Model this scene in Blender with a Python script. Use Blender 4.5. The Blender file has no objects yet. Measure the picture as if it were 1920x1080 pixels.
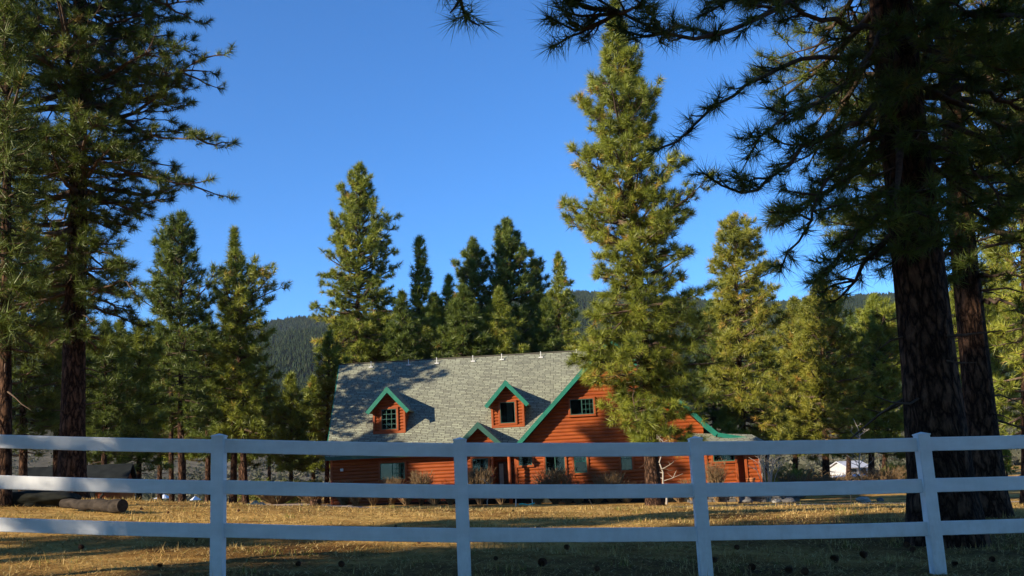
import bpy, bmesh, math, random
import numpy as np
from mathutils import Vector, Matrix

# ------------------------------------------------------------------ camera, sky, sun, exposure
S = bpy.context.scene
COL = S.collection
FPX = 1850.0
PITCH = math.atan(360 / FPX); ROLL = 0.047; CAMZ = 1.2
F = np.array([0, math.cos(PITCH), math.sin(PITCH)])
_R = np.array([1., 0, 0]); _U = np.array([0, -math.sin(PITCH), math.cos(PITCH)])
U = _U * math.cos(ROLL) + _R * math.sin(ROLL)
R = _R * math.cos(ROLL) - _U * math.sin(ROLL)
CAM = np.array([0, 0, CAMZ])
cd = bpy.data.cameras.new('camera'); cam = bpy.data.objects.new('camera', cd); COL.objects.link(cam)
cd.sensor_width = 36; cd.lens = 36 * FPX / 1920; cd.clip_end = 6000; cd.clip_start = 0.05
cam.matrix_world = Matrix(((R[0], U[0], -F[0], 0), (R[1], U[1], -F[1], 0), (R[2], U[2], -F[2], CAMZ), (0, 0, 0, 1)))
S.camera = cam

SUN_EL = math.radians(21.0)
SUN_H = np.array([-0.82, -0.57]); SUN_H /= np.linalg.norm(SUN_H)      # towards the sun, on the ground
W = bpy.data.worlds.new('World'); S.world = W; W.use_nodes = True
wn = W.node_tree.nodes; wl = W.node_tree.links
sky = wn.new('ShaderNodeTexSky'); sky.sky_type = 'NISHITA'; sky.sun_disc = False
sky.sun_elevation = SUN_EL
sky.sun_rotation = math.atan2(SUN_H[0], SUN_H[1])
sky.altitude = 2100; sky.air_density = 1.0; sky.dust_density = 0.15; sky.ozone_density = 3.0
bg = wn['Background']; bg.inputs[1].default_value = 0.087
hs = wn.new('ShaderNodeHueSaturation'); hs.inputs['Saturation'].default_value = 1.12; hs.inputs['Hue'].default_value = .5
wl.new(sky.outputs[0], hs.inputs['Color']); tm = wn.new('ShaderNodeMix'); tm.data_type = 'RGBA'; tm.blend_type = 'MULTIPLY'; tm.inputs[0].default_value = 1; tm.inputs[7].default_value = (.655, 1.05, 1.35, 1)
wl.new(hs.outputs[0], tm.inputs[6]); wl.new(tm.outputs[2], bg.inputs[0])
sl = bpy.data.lights.new('sun', 'SUN'); sl.energy = 5.0; sl.angle = math.radians(0.53); sl.color = (1, 0.86, 0.66)
sun = bpy.data.objects.new('sun', sl); COL.objects.link(sun)
sd = Vector((SUN_H[0] * math.cos(SUN_EL), SUN_H[1] * math.cos(SUN_EL), math.sin(SUN_EL)))
sun.rotation_euler = sd.to_track_quat('Z', 'Y').to_euler(); sun.location = (-60, -40, 60)
S.view_settings.view_transform = 'Standard'; S.view_settings.look = 'None'
S.view_settings.gamma = 1; S.view_settings.exposure = 1.1
S.cycles.max_bounces = 5; S.cycles.diffuse_bounces = 2; S.cycles.glossy_bounces = 2
S.cycles.transmission_bounces = 3; S.cycles.transparent_max_bounces = 6

def ray(px, py): return F + (px - 960) / FPX * R + (540 - py) / FPX * U
def at(px, py, Y):
    d = ray(px, py); return CAM + d * Y / d[1]

# ------------------------------------------------------------------ helpers
def tag(o, label=None, cat=None, group=None, kind=None):
    if label: o['label'] = label
    if cat: o['category'] = cat
    if group: o['group'] = group
    if kind: o['kind'] = kind
    return o
def empty(name, loc, rz=0.0):
    o = bpy.data.objects.new(name, None); COL.objects.link(o)
    o.location = [float(v) for v in loc]; o.rotation_euler = (0, 0, rz); o.empty_display_size = .3
    return o
def link(name, me, mats, parent=None, loc=None):
    o = bpy.data.objects.new(name, me); COL.objects.link(o)
    for m in (mats if isinstance(mats, (list, tuple)) else [mats]): me.materials.append(m)
    if parent: o.parent = parent
    if loc is not None: o.location = [float(v) for v in loc]
    return o
def copy_tree(o, parent=None):
    c = o.copy(); COL.objects.link(c); c.parent = parent
    for ch in o.children: copy_tree(ch, c)
    return c

class MB:
    """collects polygons into one mesh"""
    def __init__(s): s.v = []; s.f = []; s.m = []; s.uv = []; s.hasuv = False
    def poly(s, pts, mat=0, uv=None):
        b = len(s.v); s.v += [tuple(float(c) for c in p) for p in pts]; s.f.append(list(range(b, b + len(pts)))); s.m.append(mat)
        if uv: s.hasuv = True
        s.uv.append(uv or [(0, 0)] * len(pts))
    def box(s, x0, x1, y0, y1, z0, z1, ch=0.0, mat=0):
        bm = bmesh.new(); bmesh.ops.create_cube(bm, size=1)
        for v in bm.verts:
            v.co = ((x0 + x1) / 2 + v.co.x * (x1 - x0), (y0 + y1) / 2 + v.co.y * (y1 - y0), (z0 + z1) / 2 + v.co.z * (z1 - z0))
        if ch: bmesh.ops.bevel(bm, geom=bm.edges[:], offset=ch, segments=2, affect='EDGES', profile=.5)
        s.add_bm(bm, mat)
    def add_bm(s, bm, mat=0, M=None):
        bm.verts.index_update(); b = len(s.v)
        for v in bm.verts:
            c = M @ v.co if M else v.co
            s.v.append(tuple(c))
        for f in bm.faces:
            s.f.append([b + v.index for v in f.verts]); s.m.append(mat); s.uv.append([(0, 0)] * len(f.verts))
        bm.free()
    def prism(s, pts, off, mat=0):
        """closed polygon pts (3d) extruded by vector off"""
        a = [np.array(p, float) for p in pts]; b = [p + np.array(off, float) for p in a]; n = len(a)
        i0 = len(s.v); s.v += [tuple(p) for p in a] + [tuple(p) for p in b]
        fs = [list(range(i0, i0 + n))[::-1], list(range(i0 + n, i0 + 2 * n))]
        fs += [[i0 + i, i0 + (i + 1) % n, i0 + n + (i + 1) % n, i0 + n + i] for i in range(n)]
        for f in fs: s.f.append(f); s.m.append(mat); s.uv.append([(0, 0)] * len(f))
    def tube(s, pts, rad, sides=6, mat=0, cap=True):
        pts = [np.array(p, float) for p in pts]; n = len(pts); i0 = len(s.v)
        for i, p in enumerate(pts):
            t = pts[min(i + 1, n - 1)] - pts[max(i - 1, 0)]; t = t / (np.linalg.norm(t) + 1e-9)
            a = np.array([0, 0, 1.]) if abs(t[2]) < .9 else np.array([1., 0, 0])
            u = np.cross(t, a); u /= np.linalg.norm(u); w = np.cross(t, u)
            for k in range(sides):
                an = 2 * math.pi * k / sides
                s.v.append(tuple(p + (u * math.cos(an) + w * math.sin(an)) * rad[i]))
        for i in range(n - 1):
            for k in range(sides):
                a = i0 + i * sides + k; b = i0 + i * sides + (k + 1) % sides
                s.f.append([a, b, b + sides, a + sides]); s.m.append(mat); s.uv.append([(0, 0)] * 4)
        if cap:
            s.f.append([i0 + k for k in range(sides)][::-1]); s.m.append(mat); s.uv.append([(0, 0)] * sides)
            s.f.append([i0 + (n - 1) * sides + k for k in range(sides)]); s.m.append(mat); s.uv.append([(0, 0)] * sides)
    def mesh(s, name, smooth=False):
        me = bpy.data.meshes.new(name); me.from_pydata(s.v, [], s.f)
        me.polygons.foreach_set('material_index', s.m)
        if s.hasuv:
            l = me.uv_layers.new(name='UVMap'); l.data.foreach_set('uv', [c for u in s.uv for p in u for c in p])
        if smooth: me.polygons.foreach_set('use_smooth', [True] * len(s.f))
        me.update(); return me
    def build(s, name, mats, parent=None, smooth=False, loc=None):
        return link(name, s.mesh(name, smooth), mats, parent, loc)

# ------------------------------------------------------------------ materials
def mat(name):
    m = bpy.data.materials.new(name); m.use_nodes = True
    nt = m.node_tree; b = nt.nodes['Principled BSDF']; b.inputs['Specular IOR Level'].default_value = .3
    return m, nt, b
def noise(nt, scale, detail=4, rough=.6, coord=None, dist=0):
    n = nt.nodes.new('ShaderNodeTexNoise'); n.inputs['Scale'].default_value = scale
    n.inputs['Detail'].default_value = detail; n.inputs['Roughness'].default_value = rough; n.inputs['Distortion'].default_value = dist
    if coord: nt.links.new(coord, n.inputs['Vector'])
    return n
def ramp(nt, fac, stops):
    r = nt.nodes.new('ShaderNodeValToRGB'); nt.links.new(fac, r.inputs[0])
    e = r.color_ramp.elements
    while len(e) < len(stops): e.new(.5)
    for i, (p, c) in enumerate(stops): e[i].position = p; e[i].color = (*c, 1)
    return r
def objco(nt, scale=(1, 1, 1)):
    t = nt.nodes.new('ShaderNodeTexCoord'); mp = nt.nodes.new('ShaderNodeMapping'); mp.inputs['Scale'].default_value = scale
    nt.links.new(t.outputs['Object'], mp.inputs[0]); return mp.outputs[0]
def mix(nt, a, b, fac, mode='MIX'):
    m = nt.nodes.new('ShaderNodeMix'); m.data_type = 'RGBA'; m.blend_type = mode
    for s_, v in ((m.inputs[0], fac), (m.inputs[6], a), (m.inputs[7], b)):
        if hasattr(v, 'node'): nt.links.new(v, s_)
        else: s_.default_value = v if isinstance(v, float) else (*v, 1)
    return m.outputs[2]
def bump(nt, b, h, strength=.5, dist=.02):
    n = nt.nodes.new('ShaderNodeBump'); n.inputs['Strength'].default_value = strength; n.inputs['Distance'].default_value = dist
    nt.links.new(h, n.inputs['Height']); nt.links.new(n.outputs[0], b.inputs['Normal'])
def simple(name, c0, c1, scale=5, rough=.7, spec=.3, bs=0, metal=0, stretch=(1, 1, 1)):
    m, nt, b = mat(name); n = noise(nt, scale, 5, .6, objco(nt, stretch))
    r = ramp(nt, n.outputs[0], [(.3, c0), (.7, c1)]); nt.links.new(r.outputs[0], b.inputs['Base Color'])
    b.inputs['Roughness'].default_value = rough; b.inputs['Specular IOR Level'].default_value = spec; b.inputs['Metallic'].default_value = metal
    if bs: bump(nt, b, n.outputs[0], bs)
    return m

def foliage_mat(name, dark, mid, light, brown, warm=.92, gloss=.03):
    m = bpy.data.materials.new(name); m.use_nodes = True; nt = m.node_tree; nt.nodes.clear()
    out = nt.nodes.new('ShaderNodeOutputMaterial')
    a = nt.nodes.new('ShaderNodeAttribute'); a.attribute_name = 'tint'
    r = ramp(nt, a.outputs['Fac'], [(0, dark), (.45, mid), (warm - .07, light), (warm, brown)])
    d = nt.nodes.new('ShaderNodeBsdfDiffuse'); t = nt.nodes.new('ShaderNodeBsdfTranslucent'); g = nt.nodes.new('ShaderNodeBsdfGlossy')
    g.inputs['Roughness'].default_value = .45; g.inputs['Color'].default_value = (.9, .95, .8, 1)
    ms = nt.nodes.new('ShaderNodeMixShader'); ms.inputs[0].default_value = .2
    ms2 = nt.nodes.new('ShaderNodeMixShader'); ms2.inputs[0].default_value = gloss
    nt.links.new(r.outputs[0], d.inputs[0]); nt.links.new(r.outputs[0], t.inputs[0])
    nt.links.new(d.outputs[0], ms.inputs[1]); nt.links.new(t.outputs[0], ms.inputs[2])
    nt.links.new(ms.outputs[0], ms2.inputs[1]); nt.links.new(g.outputs[0], ms2.inputs[2])
    nt.links.new(ms2.outputs[0], out.inputs[0]); return m
M_OLIVE = foliage_mat('needles_olive', (.05, .068, .010), (.16, .19, .022), (.30, .315, .04), (.40, .26, .06))
M_GREEN = foliage_mat('needles_green', (.032, .05, .010), (.088, .122, .019), (.17, .205, .03), (.28, .18, .045), .97)
M_AMBER = foliage_mat('needles_amber', (.055, .068, .010), (.175, .185, .022), (.32, .295, .04), (.44, .27, .06), .88)

def bark_mat():
    m, nt, b = mat('bark'); co = objco(nt, (1, 1, .36))
    v = nt.nodes.new('ShaderNodeTexVoronoi'); v.feature = 'DISTANCE_TO_EDGE'; v.inputs['Scale'].default_value = 10
    n0 = noise(nt, 7, 4, .6, co)
    w = mix(nt, co, n0.outputs['Color'], .2)
    nt.links.new(w, v.inputs['Vector'])
    n = noise(nt, 26, 5, .7, co)
    r = ramp(nt, v.outputs['Distance'], [(0, (.010, .006, .005)), (.09, (.045, .027, .018)), (.3, (.115, .070, .046))])
    c = mix(nt, r.outputs[0], ramp(nt, n.outputs[0], [(.3, (.35, .3, .28)), (.7, (1.25, 1.1, 1.0))]).outputs[0], .9, 'MULTIPLY')
    nt.links.new(c, b.inputs['Base Color']); b.inputs['Roughness'].default_value = .95; b.inputs['Specular IOR Level'].default_value = .1
    h = nt.nodes.new('ShaderNodeMath'); h.operation = 'ADD'
    rr = nt.nodes.new('ShaderNodeMath'); rr.operation = 'MINIMUM'; rr.inputs[1].default_value = .25; nt.links.new(v.outputs['Distance'], rr.inputs[0])
    hh = nt.nodes.new('ShaderNodeMath'); hh.operation = 'MULTIPLY'; hh.inputs[1].default_value = .12; nt.links.new(n.outputs[0], hh.inputs[0])
    nt.links.new(rr.outputs[0], h.inputs[0]); nt.links.new(hh.outputs[0], h.inputs[1]); bump(nt, b, h.outputs[0], 1, .12)
    return m
M_BARK = bark_mat()
M_TWIG = simple('twig_bark', (.05, .034, .025), (.13, .09, .065), 12, .9, .1)
M_DRYTWIG = simple('dry_stems', (.10, .06, .03), (.26, .18, .095), 8, .9, .1)
M_PALETWIG = simple('pale_stems', (.25, .22, .18), (.36, .32, .27), 8, .9, .1)
M_VINYL = simple('white_vinyl', (.70, .71, .72), (.84, .85, .87), 2.2, .45, .4, 0, 0, (1, 1, 3))
def _grime():
    nt = M_VINYL.node_tree; b = nt.nodes['Principled BSDF']; src = b.inputs['Base Color'].links[0].from_socket
    tc = objco(nt); n = noise(nt, 9, 6, .75, objco(nt, (1, 1, .35))); sx = nt.nodes.new('ShaderNodeSeparateXYZ'); nt.links.new(tc, sx.inputs[0])
    mr = nt.nodes.new('ShaderNodeMapRange'); mr.inputs['From Min'].default_value = .1; mr.inputs['From Max'].default_value = .75; mr.inputs['To Min'].default_value = .55; mr.inputs['To Max'].default_value = .12; nt.links.new(sx.outputs[2], mr.inputs['Value'])
    r = ramp(nt, n.outputs[0], [(.42, (0, 0, 0)), (.72, (1, 1, 1))]); m = nt.nodes.new('ShaderNodeMath'); m.operation = 'MULTIPLY'; nt.links.new(r.outputs[0], m.inputs[0]); nt.links.new(mr.outputs[0], m.inputs[1])
    k = nt.nodes.new('ShaderNodeMix'); k.data_type = 'RGBA'; nt.links.new(m.outputs[0], k.inputs[0]); nt.links.new(src, k.inputs[6]); k.inputs[7].default_value = (.34, .31, .26, 1); nt.links.new(k.outputs[2], b.inputs['Base Color'])
_grime()
M_CONE = simple('cone_scales', (.04, .02, .011), (.13, .06, .03), 40, .8, .2)
M_GREENTRIM = simple('green_paint', (.006, .10, .068), (.012, .15, .10), 4, .45, .4)
M_DARKTRIM = simple('dark_green_paint', (.012, .06, .045), (.02, .08, .06), 4, .5, .4)
M_METAL = simple('galvanised', (.45, .47, .5), (.6, .62, .64), 6, .35, .5, 0, .8)
M_WHITE = simple('white_paint', (.5, .51, .5), (.62, .62, .6), 6, .5, .3)
M_BLACK = simple('dark_interior', (.006, .007, .008), (.014, .016, .016), 3, .6)
M_SNOW = simple('snow_cover', (.55, .58, .63), (.68, .70, .72), .3, .8)
M_CURTAIN = simple('curtain_cloth', (.3, .3, .28), (.45, .44, .4), 5, .9)
M_ROCK = simple('rock', (.05, .05, .05), (.16, .15, .14), 3, .9, .2, .8)
M_DARKROCK = simple('dark_rock', (.008, .009, .007), (.028, .029, .023), 4, .95, .1, .8)  # near-black rock colour, for the boulder and the skirt along the house
M_OLDWOOD = simple('weathered_wood', (.014, .011, .009), (.06, .048, .038), 9, .95, .1, .7, 0, (.3, 1, 1))
M_PALEROCK = simple('pale_rock', (.16, .155, .14), (.30, .29, .26), 3, .9, .2, .5)
M_TERRA = simple('terracotta', (.35, .12, .05), (.5, .2, .08), 6, .8)
M_TEAL = simple('teal_plastic', (.02, .35, .30), (.04, .45, .4), 6, .4)
M_TARP = simple('tarp', (.04, .14, .10), (.36, .40, .36), 6, .6)
M_SHEDROOF = simple('old_shingle', (.008, .010, .011), (.022, .026, .026), 2.5, .95, .1, .5)

def stain_mat():
    m, nt, b = mat('log_stain'); co = objco(nt, (.25, 1, 3.5)); n = noise(nt, 6, 6, .65, co); n2 = noise(nt, .8, 3, .5, objco(nt))
    r = ramp(nt, n.outputs[0], [(.25, (.17, .030, .006)), (.6, (.28, .064, .0105)), (.8, (.33, .09, .016))])
    c = mix(nt, r.outputs[0], ramp(nt, n2.outputs[0], [(.3, (.75, .7, .65)), (.7, (1.1, 1.08, 1.05))]).outputs[0], .8, 'MULTIPLY')
    nt.links.new(c, b.inputs['Base Color']); b.inputs['Roughness'].default_value = .55; bump(nt, b, n.outputs[0], .25, .01); return m
M_LOG = stain_mat()
def shingle_mat():
    m, nt, b = mat('shingles'); tc = nt.nodes.new('ShaderNodeTexCoord')
    br = nt.nodes.new('ShaderNodeTexBrick'); nt.links.new(tc.outputs['UV'], br.inputs['Vector'])
    br.inputs['Scale'].default_value = 1; br.inputs['Brick Width'].default_value = .46; br.inputs['Row Height'].default_value = .14
    br.inputs['Mortar Size'].default_value = .017; br.inputs['Mortar Smooth'].default_value = .3; br.inputs['Bias'].default_value = -.1
    br.offset = .37; br.offset_frequency = 3; br.squash = .7; br.squash_frequency = 2
    br.inputs['Color1'].default_value = (.265, .28, .21, 1); br.inputs['Color2'].default_value = (.155, .16, .13, 1); br.inputs['Mortar'].default_value = (.075, .07, .055, 1)
    n = noise(nt, 2.2, 4, .7, tc.outputs['UV']); n2 = noise(nt, .5, 3, .6, tc.outputs['UV'])
    c = mix(nt, br.outputs[0], ramp(nt, n.outputs[0], [(.3, (.9, .9, .91)), (.7, (1.06, 1.06, 1.04))]).outputs[0], .8, 'MULTIPLY')
    c = mix(nt, c, ramp(nt, n2.outputs[0], [(.3, (.85, .84, .82)), (.7, (1.08, 1.08, 1.05))]).outputs[0], .8, 'MULTIPLY')
    nt.links.new(c, b.inputs['Base Color']); b.inputs['Roughness'].default_value = .95; b.inputs['Specular IOR Level'].default_value = .1
    inv = nt.nodes.new('ShaderNodeMath'); inv.operation = 'SUBTRACT'; inv.inputs[0].default_value = 1; nt.links.new(br.outputs['Fac'], inv.inputs[1])
    bump(nt, b, inv.outputs[0], .7, .02); return m
M_SHINGLE = shingle_mat()
def glass_mat():
    m = bpy.data.materials.new('window_glass'); m.use_nodes = True; nt = m.node_tree; nt.nodes.clear()
    out = nt.nodes.new('ShaderNodeOutputMaterial'); t = nt.nodes.new('ShaderNodeBsdfTransparent'); t.inputs[0].default_value = (.55, .6, .58, 1)
    g = nt.nodes.new('ShaderNodeBsdfGlossy'); g.inputs['Roughness'].default_value = .03; fr = nt.nodes.new('ShaderNodeFresnel'); fr.inputs[0].default_value = 1.45
    ms = nt.nodes.new('ShaderNodeMixShader'); nt.links.new(fr.outputs[0], ms.inputs[0]); nt.links.new(t.outputs[0], ms.inputs[1]); nt.links.new(g.outputs[0], ms.inputs[2])
    nt.links.new(ms.outputs[0], out.inputs[0]); return m
M_GLASS = glass_mat()
def ground_mat():
    m, nt, b = mat('dry_grass_ground'); co = objco(nt)
    n1 = noise(nt, .35, 5, .6, co); n2 = noise(nt, 2.6, 6, .7, co); n3 = noise(nt, 30, 5, .8, co)
    a = ramp(nt, n1.outputs[0], [(.34, (.13, .065, .02)), (.46, (.44, .26, .078)), (.62, (.66, .43, .14))]).outputs[0]
    g = ramp(nt, n2.outputs[0], [(.35, (.5, .42, .34)), (.55, (1, 1, 1)), (.75, (1.15, 1.15, 1.0))]).outputs[0]
    c = mix(nt, a, g, .85, 'MULTIPLY')
    n4 = noise(nt, .8, 4, .6, co); gf = ramp(nt, n4.outputs[0], [(.52, (0, 0, 0)), (.68, (1, 1, 1))]).outputs[0]
    c = mix(nt, c, (.17, .16, .04), mix(nt, (0., 0., 0.), gf, .32))
    f = ramp(nt, n3.outputs[0], [(.3, (.45, .42, .4)), (.7, (1.35, 1.3, 1.2))]).outputs[0]
    c = mix(nt, c, f, .8, 'MULTIPLY')
    # brown needle litter by fence and pines, also painted in to deepen foreground shade
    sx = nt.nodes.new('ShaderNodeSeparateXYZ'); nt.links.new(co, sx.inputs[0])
    def duff_shade(cx, cy, r0, r1, sxy):
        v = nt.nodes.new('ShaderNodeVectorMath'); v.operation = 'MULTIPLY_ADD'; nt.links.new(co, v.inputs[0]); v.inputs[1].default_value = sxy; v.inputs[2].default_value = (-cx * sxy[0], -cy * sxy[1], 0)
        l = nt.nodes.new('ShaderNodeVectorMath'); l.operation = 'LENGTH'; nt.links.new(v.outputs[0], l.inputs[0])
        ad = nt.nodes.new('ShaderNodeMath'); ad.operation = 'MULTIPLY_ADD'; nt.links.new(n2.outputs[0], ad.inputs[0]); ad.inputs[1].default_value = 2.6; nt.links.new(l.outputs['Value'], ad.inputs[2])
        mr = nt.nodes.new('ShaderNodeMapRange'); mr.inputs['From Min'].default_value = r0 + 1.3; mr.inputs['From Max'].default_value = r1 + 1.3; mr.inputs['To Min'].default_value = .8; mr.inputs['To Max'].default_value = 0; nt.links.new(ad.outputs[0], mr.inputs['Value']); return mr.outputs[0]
    d1_ = duff_shade(0, 5.0, 5.6, 7.2, (.02, 1, 0)); d2_ = duff_shade(6.2, 14.5, 2.6, 5.0, (1, 1, 0))
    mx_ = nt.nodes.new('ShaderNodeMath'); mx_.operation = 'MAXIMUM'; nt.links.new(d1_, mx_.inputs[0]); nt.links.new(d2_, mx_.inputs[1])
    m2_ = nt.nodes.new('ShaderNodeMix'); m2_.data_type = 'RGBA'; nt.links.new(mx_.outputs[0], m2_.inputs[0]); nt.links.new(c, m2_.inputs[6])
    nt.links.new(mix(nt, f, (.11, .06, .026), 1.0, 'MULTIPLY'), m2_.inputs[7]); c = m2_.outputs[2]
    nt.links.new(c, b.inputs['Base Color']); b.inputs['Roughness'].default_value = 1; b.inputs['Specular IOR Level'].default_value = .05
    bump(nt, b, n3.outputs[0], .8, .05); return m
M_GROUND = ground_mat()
M_STRAW = foliage_mat('straw', (.15, .09, .03), (.42, .28, .10), (.62, .46, .20), (.15, .16, .035), .9, 0.)
M_PATH = simple('gravel', (.30, .22, .17), (.42, .33, .26), 6, .95, .1, .4)
def hill_mat():
    m, nt, b = mat('hillside'); co = objco(nt)
    n1 = noise(nt, .05, 5, .6, co); n2 = noise(nt, .5, 6, .7, co)
    a = ramp(nt, n1.outputs[0], [(.35, (.08, .072, .052)), (.6, (.14, .122, .092)), (.75, (.19, .16, .12))]).outputs[0]
    c = mix(nt, a, ramp(nt, n2.outputs[0], [(.35, (.35, .38, .3)), (.5, (.9, .9, .85)), (.7, (1.3, 1.25, 1.2))]).outputs[0], .9, 'MULTIPLY')
    sx = nt.nodes.new('ShaderNodeSeparateXYZ'); nt.links.new(co, sx.inputs[0]); mr = nt.nodes.new('ShaderNodeMapRange')
    mr.inputs['From Min'].default_value = 380; mr.inputs['From Max'].default_value = 620; nt.links.new(sx.outputs[1], mr.inputs['Value'])
    m1 = nt.nodes.new('ShaderNodeMix'); m1.data_type = 'RGBA'; nt.links.new(mr.outputs[0], m1.inputs[0]); nt.links.new(c, m1.inputs[6]); m1.inputs[7].default_value = (.02, .026, .014, 1); c = m1.outputs[2]
    nt.links.new(c, b.inputs['Base Color']); b.inputs['Roughness'].default_value = 1; b.inputs['Specular IOR Level'].default_value = .05
    bump(nt, b, n2.outputs[0], .8, .6); return m
M_HILL = hill_mat()

# ------------------------------------------------------------------ ground height (smooth surface through measured spots)
_gp = [at(412, 1090, 10.2), at(872, 1086, 10.2), at(1325, 1078, 10.2), at(1750, 1064, 10.3), at(1775, 1024, 13), at(1858, 965, 17.5),
       at(135, 927, 25.5), at(185, 964, 19), at(640, 948, 54), at(1400, 940, 52), at(1230, 948, 44), at(1600, 950, 30), at(960, 958, 32), at(400, 958, 30),
       np.array([0, 0, -.25]), np.array([-8, 0, 0.]), np.array([8, 0, -.5]), np.array([-30, 30, 1.2]), np.array([-30, 0, .3]), np.array([30, 0, -1.2]), np.array([32, 40, -.9]),
       np.array([0, -30, -.4]), np.array([-45, 80, .8]), np.array([0, 90, .1]), np.array([50, 90, -.6])]
_G = np.array(_gp); _s = 14.0
def _k(a, b):
    d2 = ((a[:, None, :2] - b[None, :, :2]) ** 2).sum(-1); return np.sqrt(d2 + _s * _s)
_K = _k(_G, _G); _n = len(_G)
_A = np.zeros((_n + 3, _n + 3)); _A[:_n, :_n] = _K + np.eye(_n) * -.15
_A[:_n, _n] = 1; _A[:_n, _n + 1:] = _G[:, :2]; _A[_n, :_n] = 1; _A[_n + 1:, :_n] = _G[:, :2].T
_w = np.linalg.solve(_A, np.concatenate([_G[:, 2], np.zeros(3)]))
def gz_arr(x, y):
    x = np.asarray(x, float).ravel(); y = np.asarray(y, float).ravel()
    P = np.stack([np.clip(x, -60, 70), np.clip(y, -40, 95)], 1)
    z = _k(P, _G) @ _w[:_n] + _w[_n] + P @ _w[_n + 1:]
    far = np.clip((np.hypot(x, y - 20) - 60) / 60, 0, 1); return z * (1 - far) + 0.1 * far
def gz(x, y): return float(gz_arr([x], [y])[0])

def grid_mesh(name, xs, ys, zf, m, smooth=True):
    X, Y = np.meshgrid(xs, ys); Z = zf(X, Y).reshape(X.shape)
    nx, ny = len(xs), len(ys)
    v = np.stack([X, Y, Z], -1).reshape(-1, 3)
    i = np.arange(nx * ny).reshape(ny, nx)
    f = np.stack([i[:-1, :-1], i[:-1, 1:], i[1:, 1:], i[1:, :-1]], -1).reshape(-1, 4)
    me = bpy.data.meshes.new(name); me.from_pydata(v.tolist(), [], f.tolist())
    if smooth: me.polygons.foreach_set('use_smooth', [True] * len(f))
    return link(name, me, m)
rng = np.random.default_rng(7)
def axis(lo, hi, fine_lo, fine_hi, fine, coarse):
    a = list(np.arange(fine_lo, fine_hi, fine)); x = fine_hi; st = fine
    while x < hi: a.append(x); st = min(st * 1.25, coarse); x += st
    a.append(hi); x = fine_lo; st = fine
    while x > lo: st = min(st * 1.25, coarse); x -= st; a.append(max(x, lo))
    return np.array(sorted(set(np.round(a, 4))))
def lumps(X, Y):
    return .025 * np.sin(X * 1.7 + np.sin(Y * 1.1) * 2) * np.sin(Y * 2.3 + X * .6) + .03 * np.sin(X * .63 + 1.3 * np.sin(Y * .37)) * np.cos(Y * .81)
def gz2(x, y): return gz(x, y) + float(lumps(np.array(x), np.array(y)))
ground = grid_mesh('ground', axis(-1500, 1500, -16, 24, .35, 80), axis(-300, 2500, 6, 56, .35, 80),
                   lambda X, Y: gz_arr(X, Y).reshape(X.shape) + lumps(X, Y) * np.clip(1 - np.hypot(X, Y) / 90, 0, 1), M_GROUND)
tag(ground, 'dry tan grass yard with pine needle litter and greenish patches', 'ground', kind='structure')

# hills: skyline heights measured from the photograph at 800 m
_sk = [(-200, 640), (380, 622), (490, 605), (520, 594), (560, 590), (600, 590), (800, 578), (950, 560), (1080, 542), (1130, 546), (1330, 560), (1460, 562), (1600, 550), (1680, 546), (1900, 548), (2200, 560)]
_skw = np.array([at(a, b, 1700.) for a, b in _sk])
def hill_z(X, Y):
    bear = X / np.maximum(Y, 1) * 1700
    ridge = np.interp(bear, _skw[:, 0], _skw[:, 2]) - 9
    t = np.clip((Y - 190) / 1510, 0, 1.4)
    prof = np.where(t < 1, t ** 1.35, 1 - (t - 1) * .6)
    und = (np.sin(X * .006 + Y * .002) * np.sin(Y * .0065 + 1) * 20 + np.sin(X * .017 + np.sin(Y * .011) * 2) * 9) * np.clip(t * 2, 0, 1) * np.clip(abs(t - 1) * 4, 0, 1)
    near = .35 * np.clip((Y - 120) / 70, 0, 1) * 6
    return (-.3 + near + (ridge - 1.5) * prof + und)
hills = grid_mesh('hills', np.linspace(-1500, 1900, 260), np.concatenate([np.linspace(118, 300, 40), np.linspace(310, 2100, 150)]), hill_z, M_HILL)
tag(hills, 'grey brown brush covered hillside rising to a forested mountain ridge', 'hills', kind='structure')

# ------------------------------------------------------------------ raw numpy mesh
def np_mesh(name, verts, faces_flat, sizes, tint=None, matidx=None, smooth=None):
    me = bpy.data.meshes.new(name); nv = len(verts); nf = len(sizes)
    me.vertices.add(nv); me.vertices.foreach_set('co', verts.astype(np.float32).ravel())
    me.loops.add(len(faces_flat)); me.loops.foreach_set('vertex_index', faces_flat.astype(np.int32))
    me.polygons.add(nf); st = np.concatenate([[0], np.cumsum(sizes)[:-1]]).astype(np.int32)
    me.polygons.foreach_set('loop_start', st)
    if matidx is not None: me.polygons.foreach_set('material_index', matidx.astype(np.int32))
    if smooth is not None: me.polygons.foreach_set('use_smooth', smooth)
    if tint is not None:
        a = me.attributes.new('tint', 'FLOAT', 'POINT'); a.data.foreach_set('value', tint.astype(np.float32))
    me.update(calc_edges=True); return me

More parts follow.
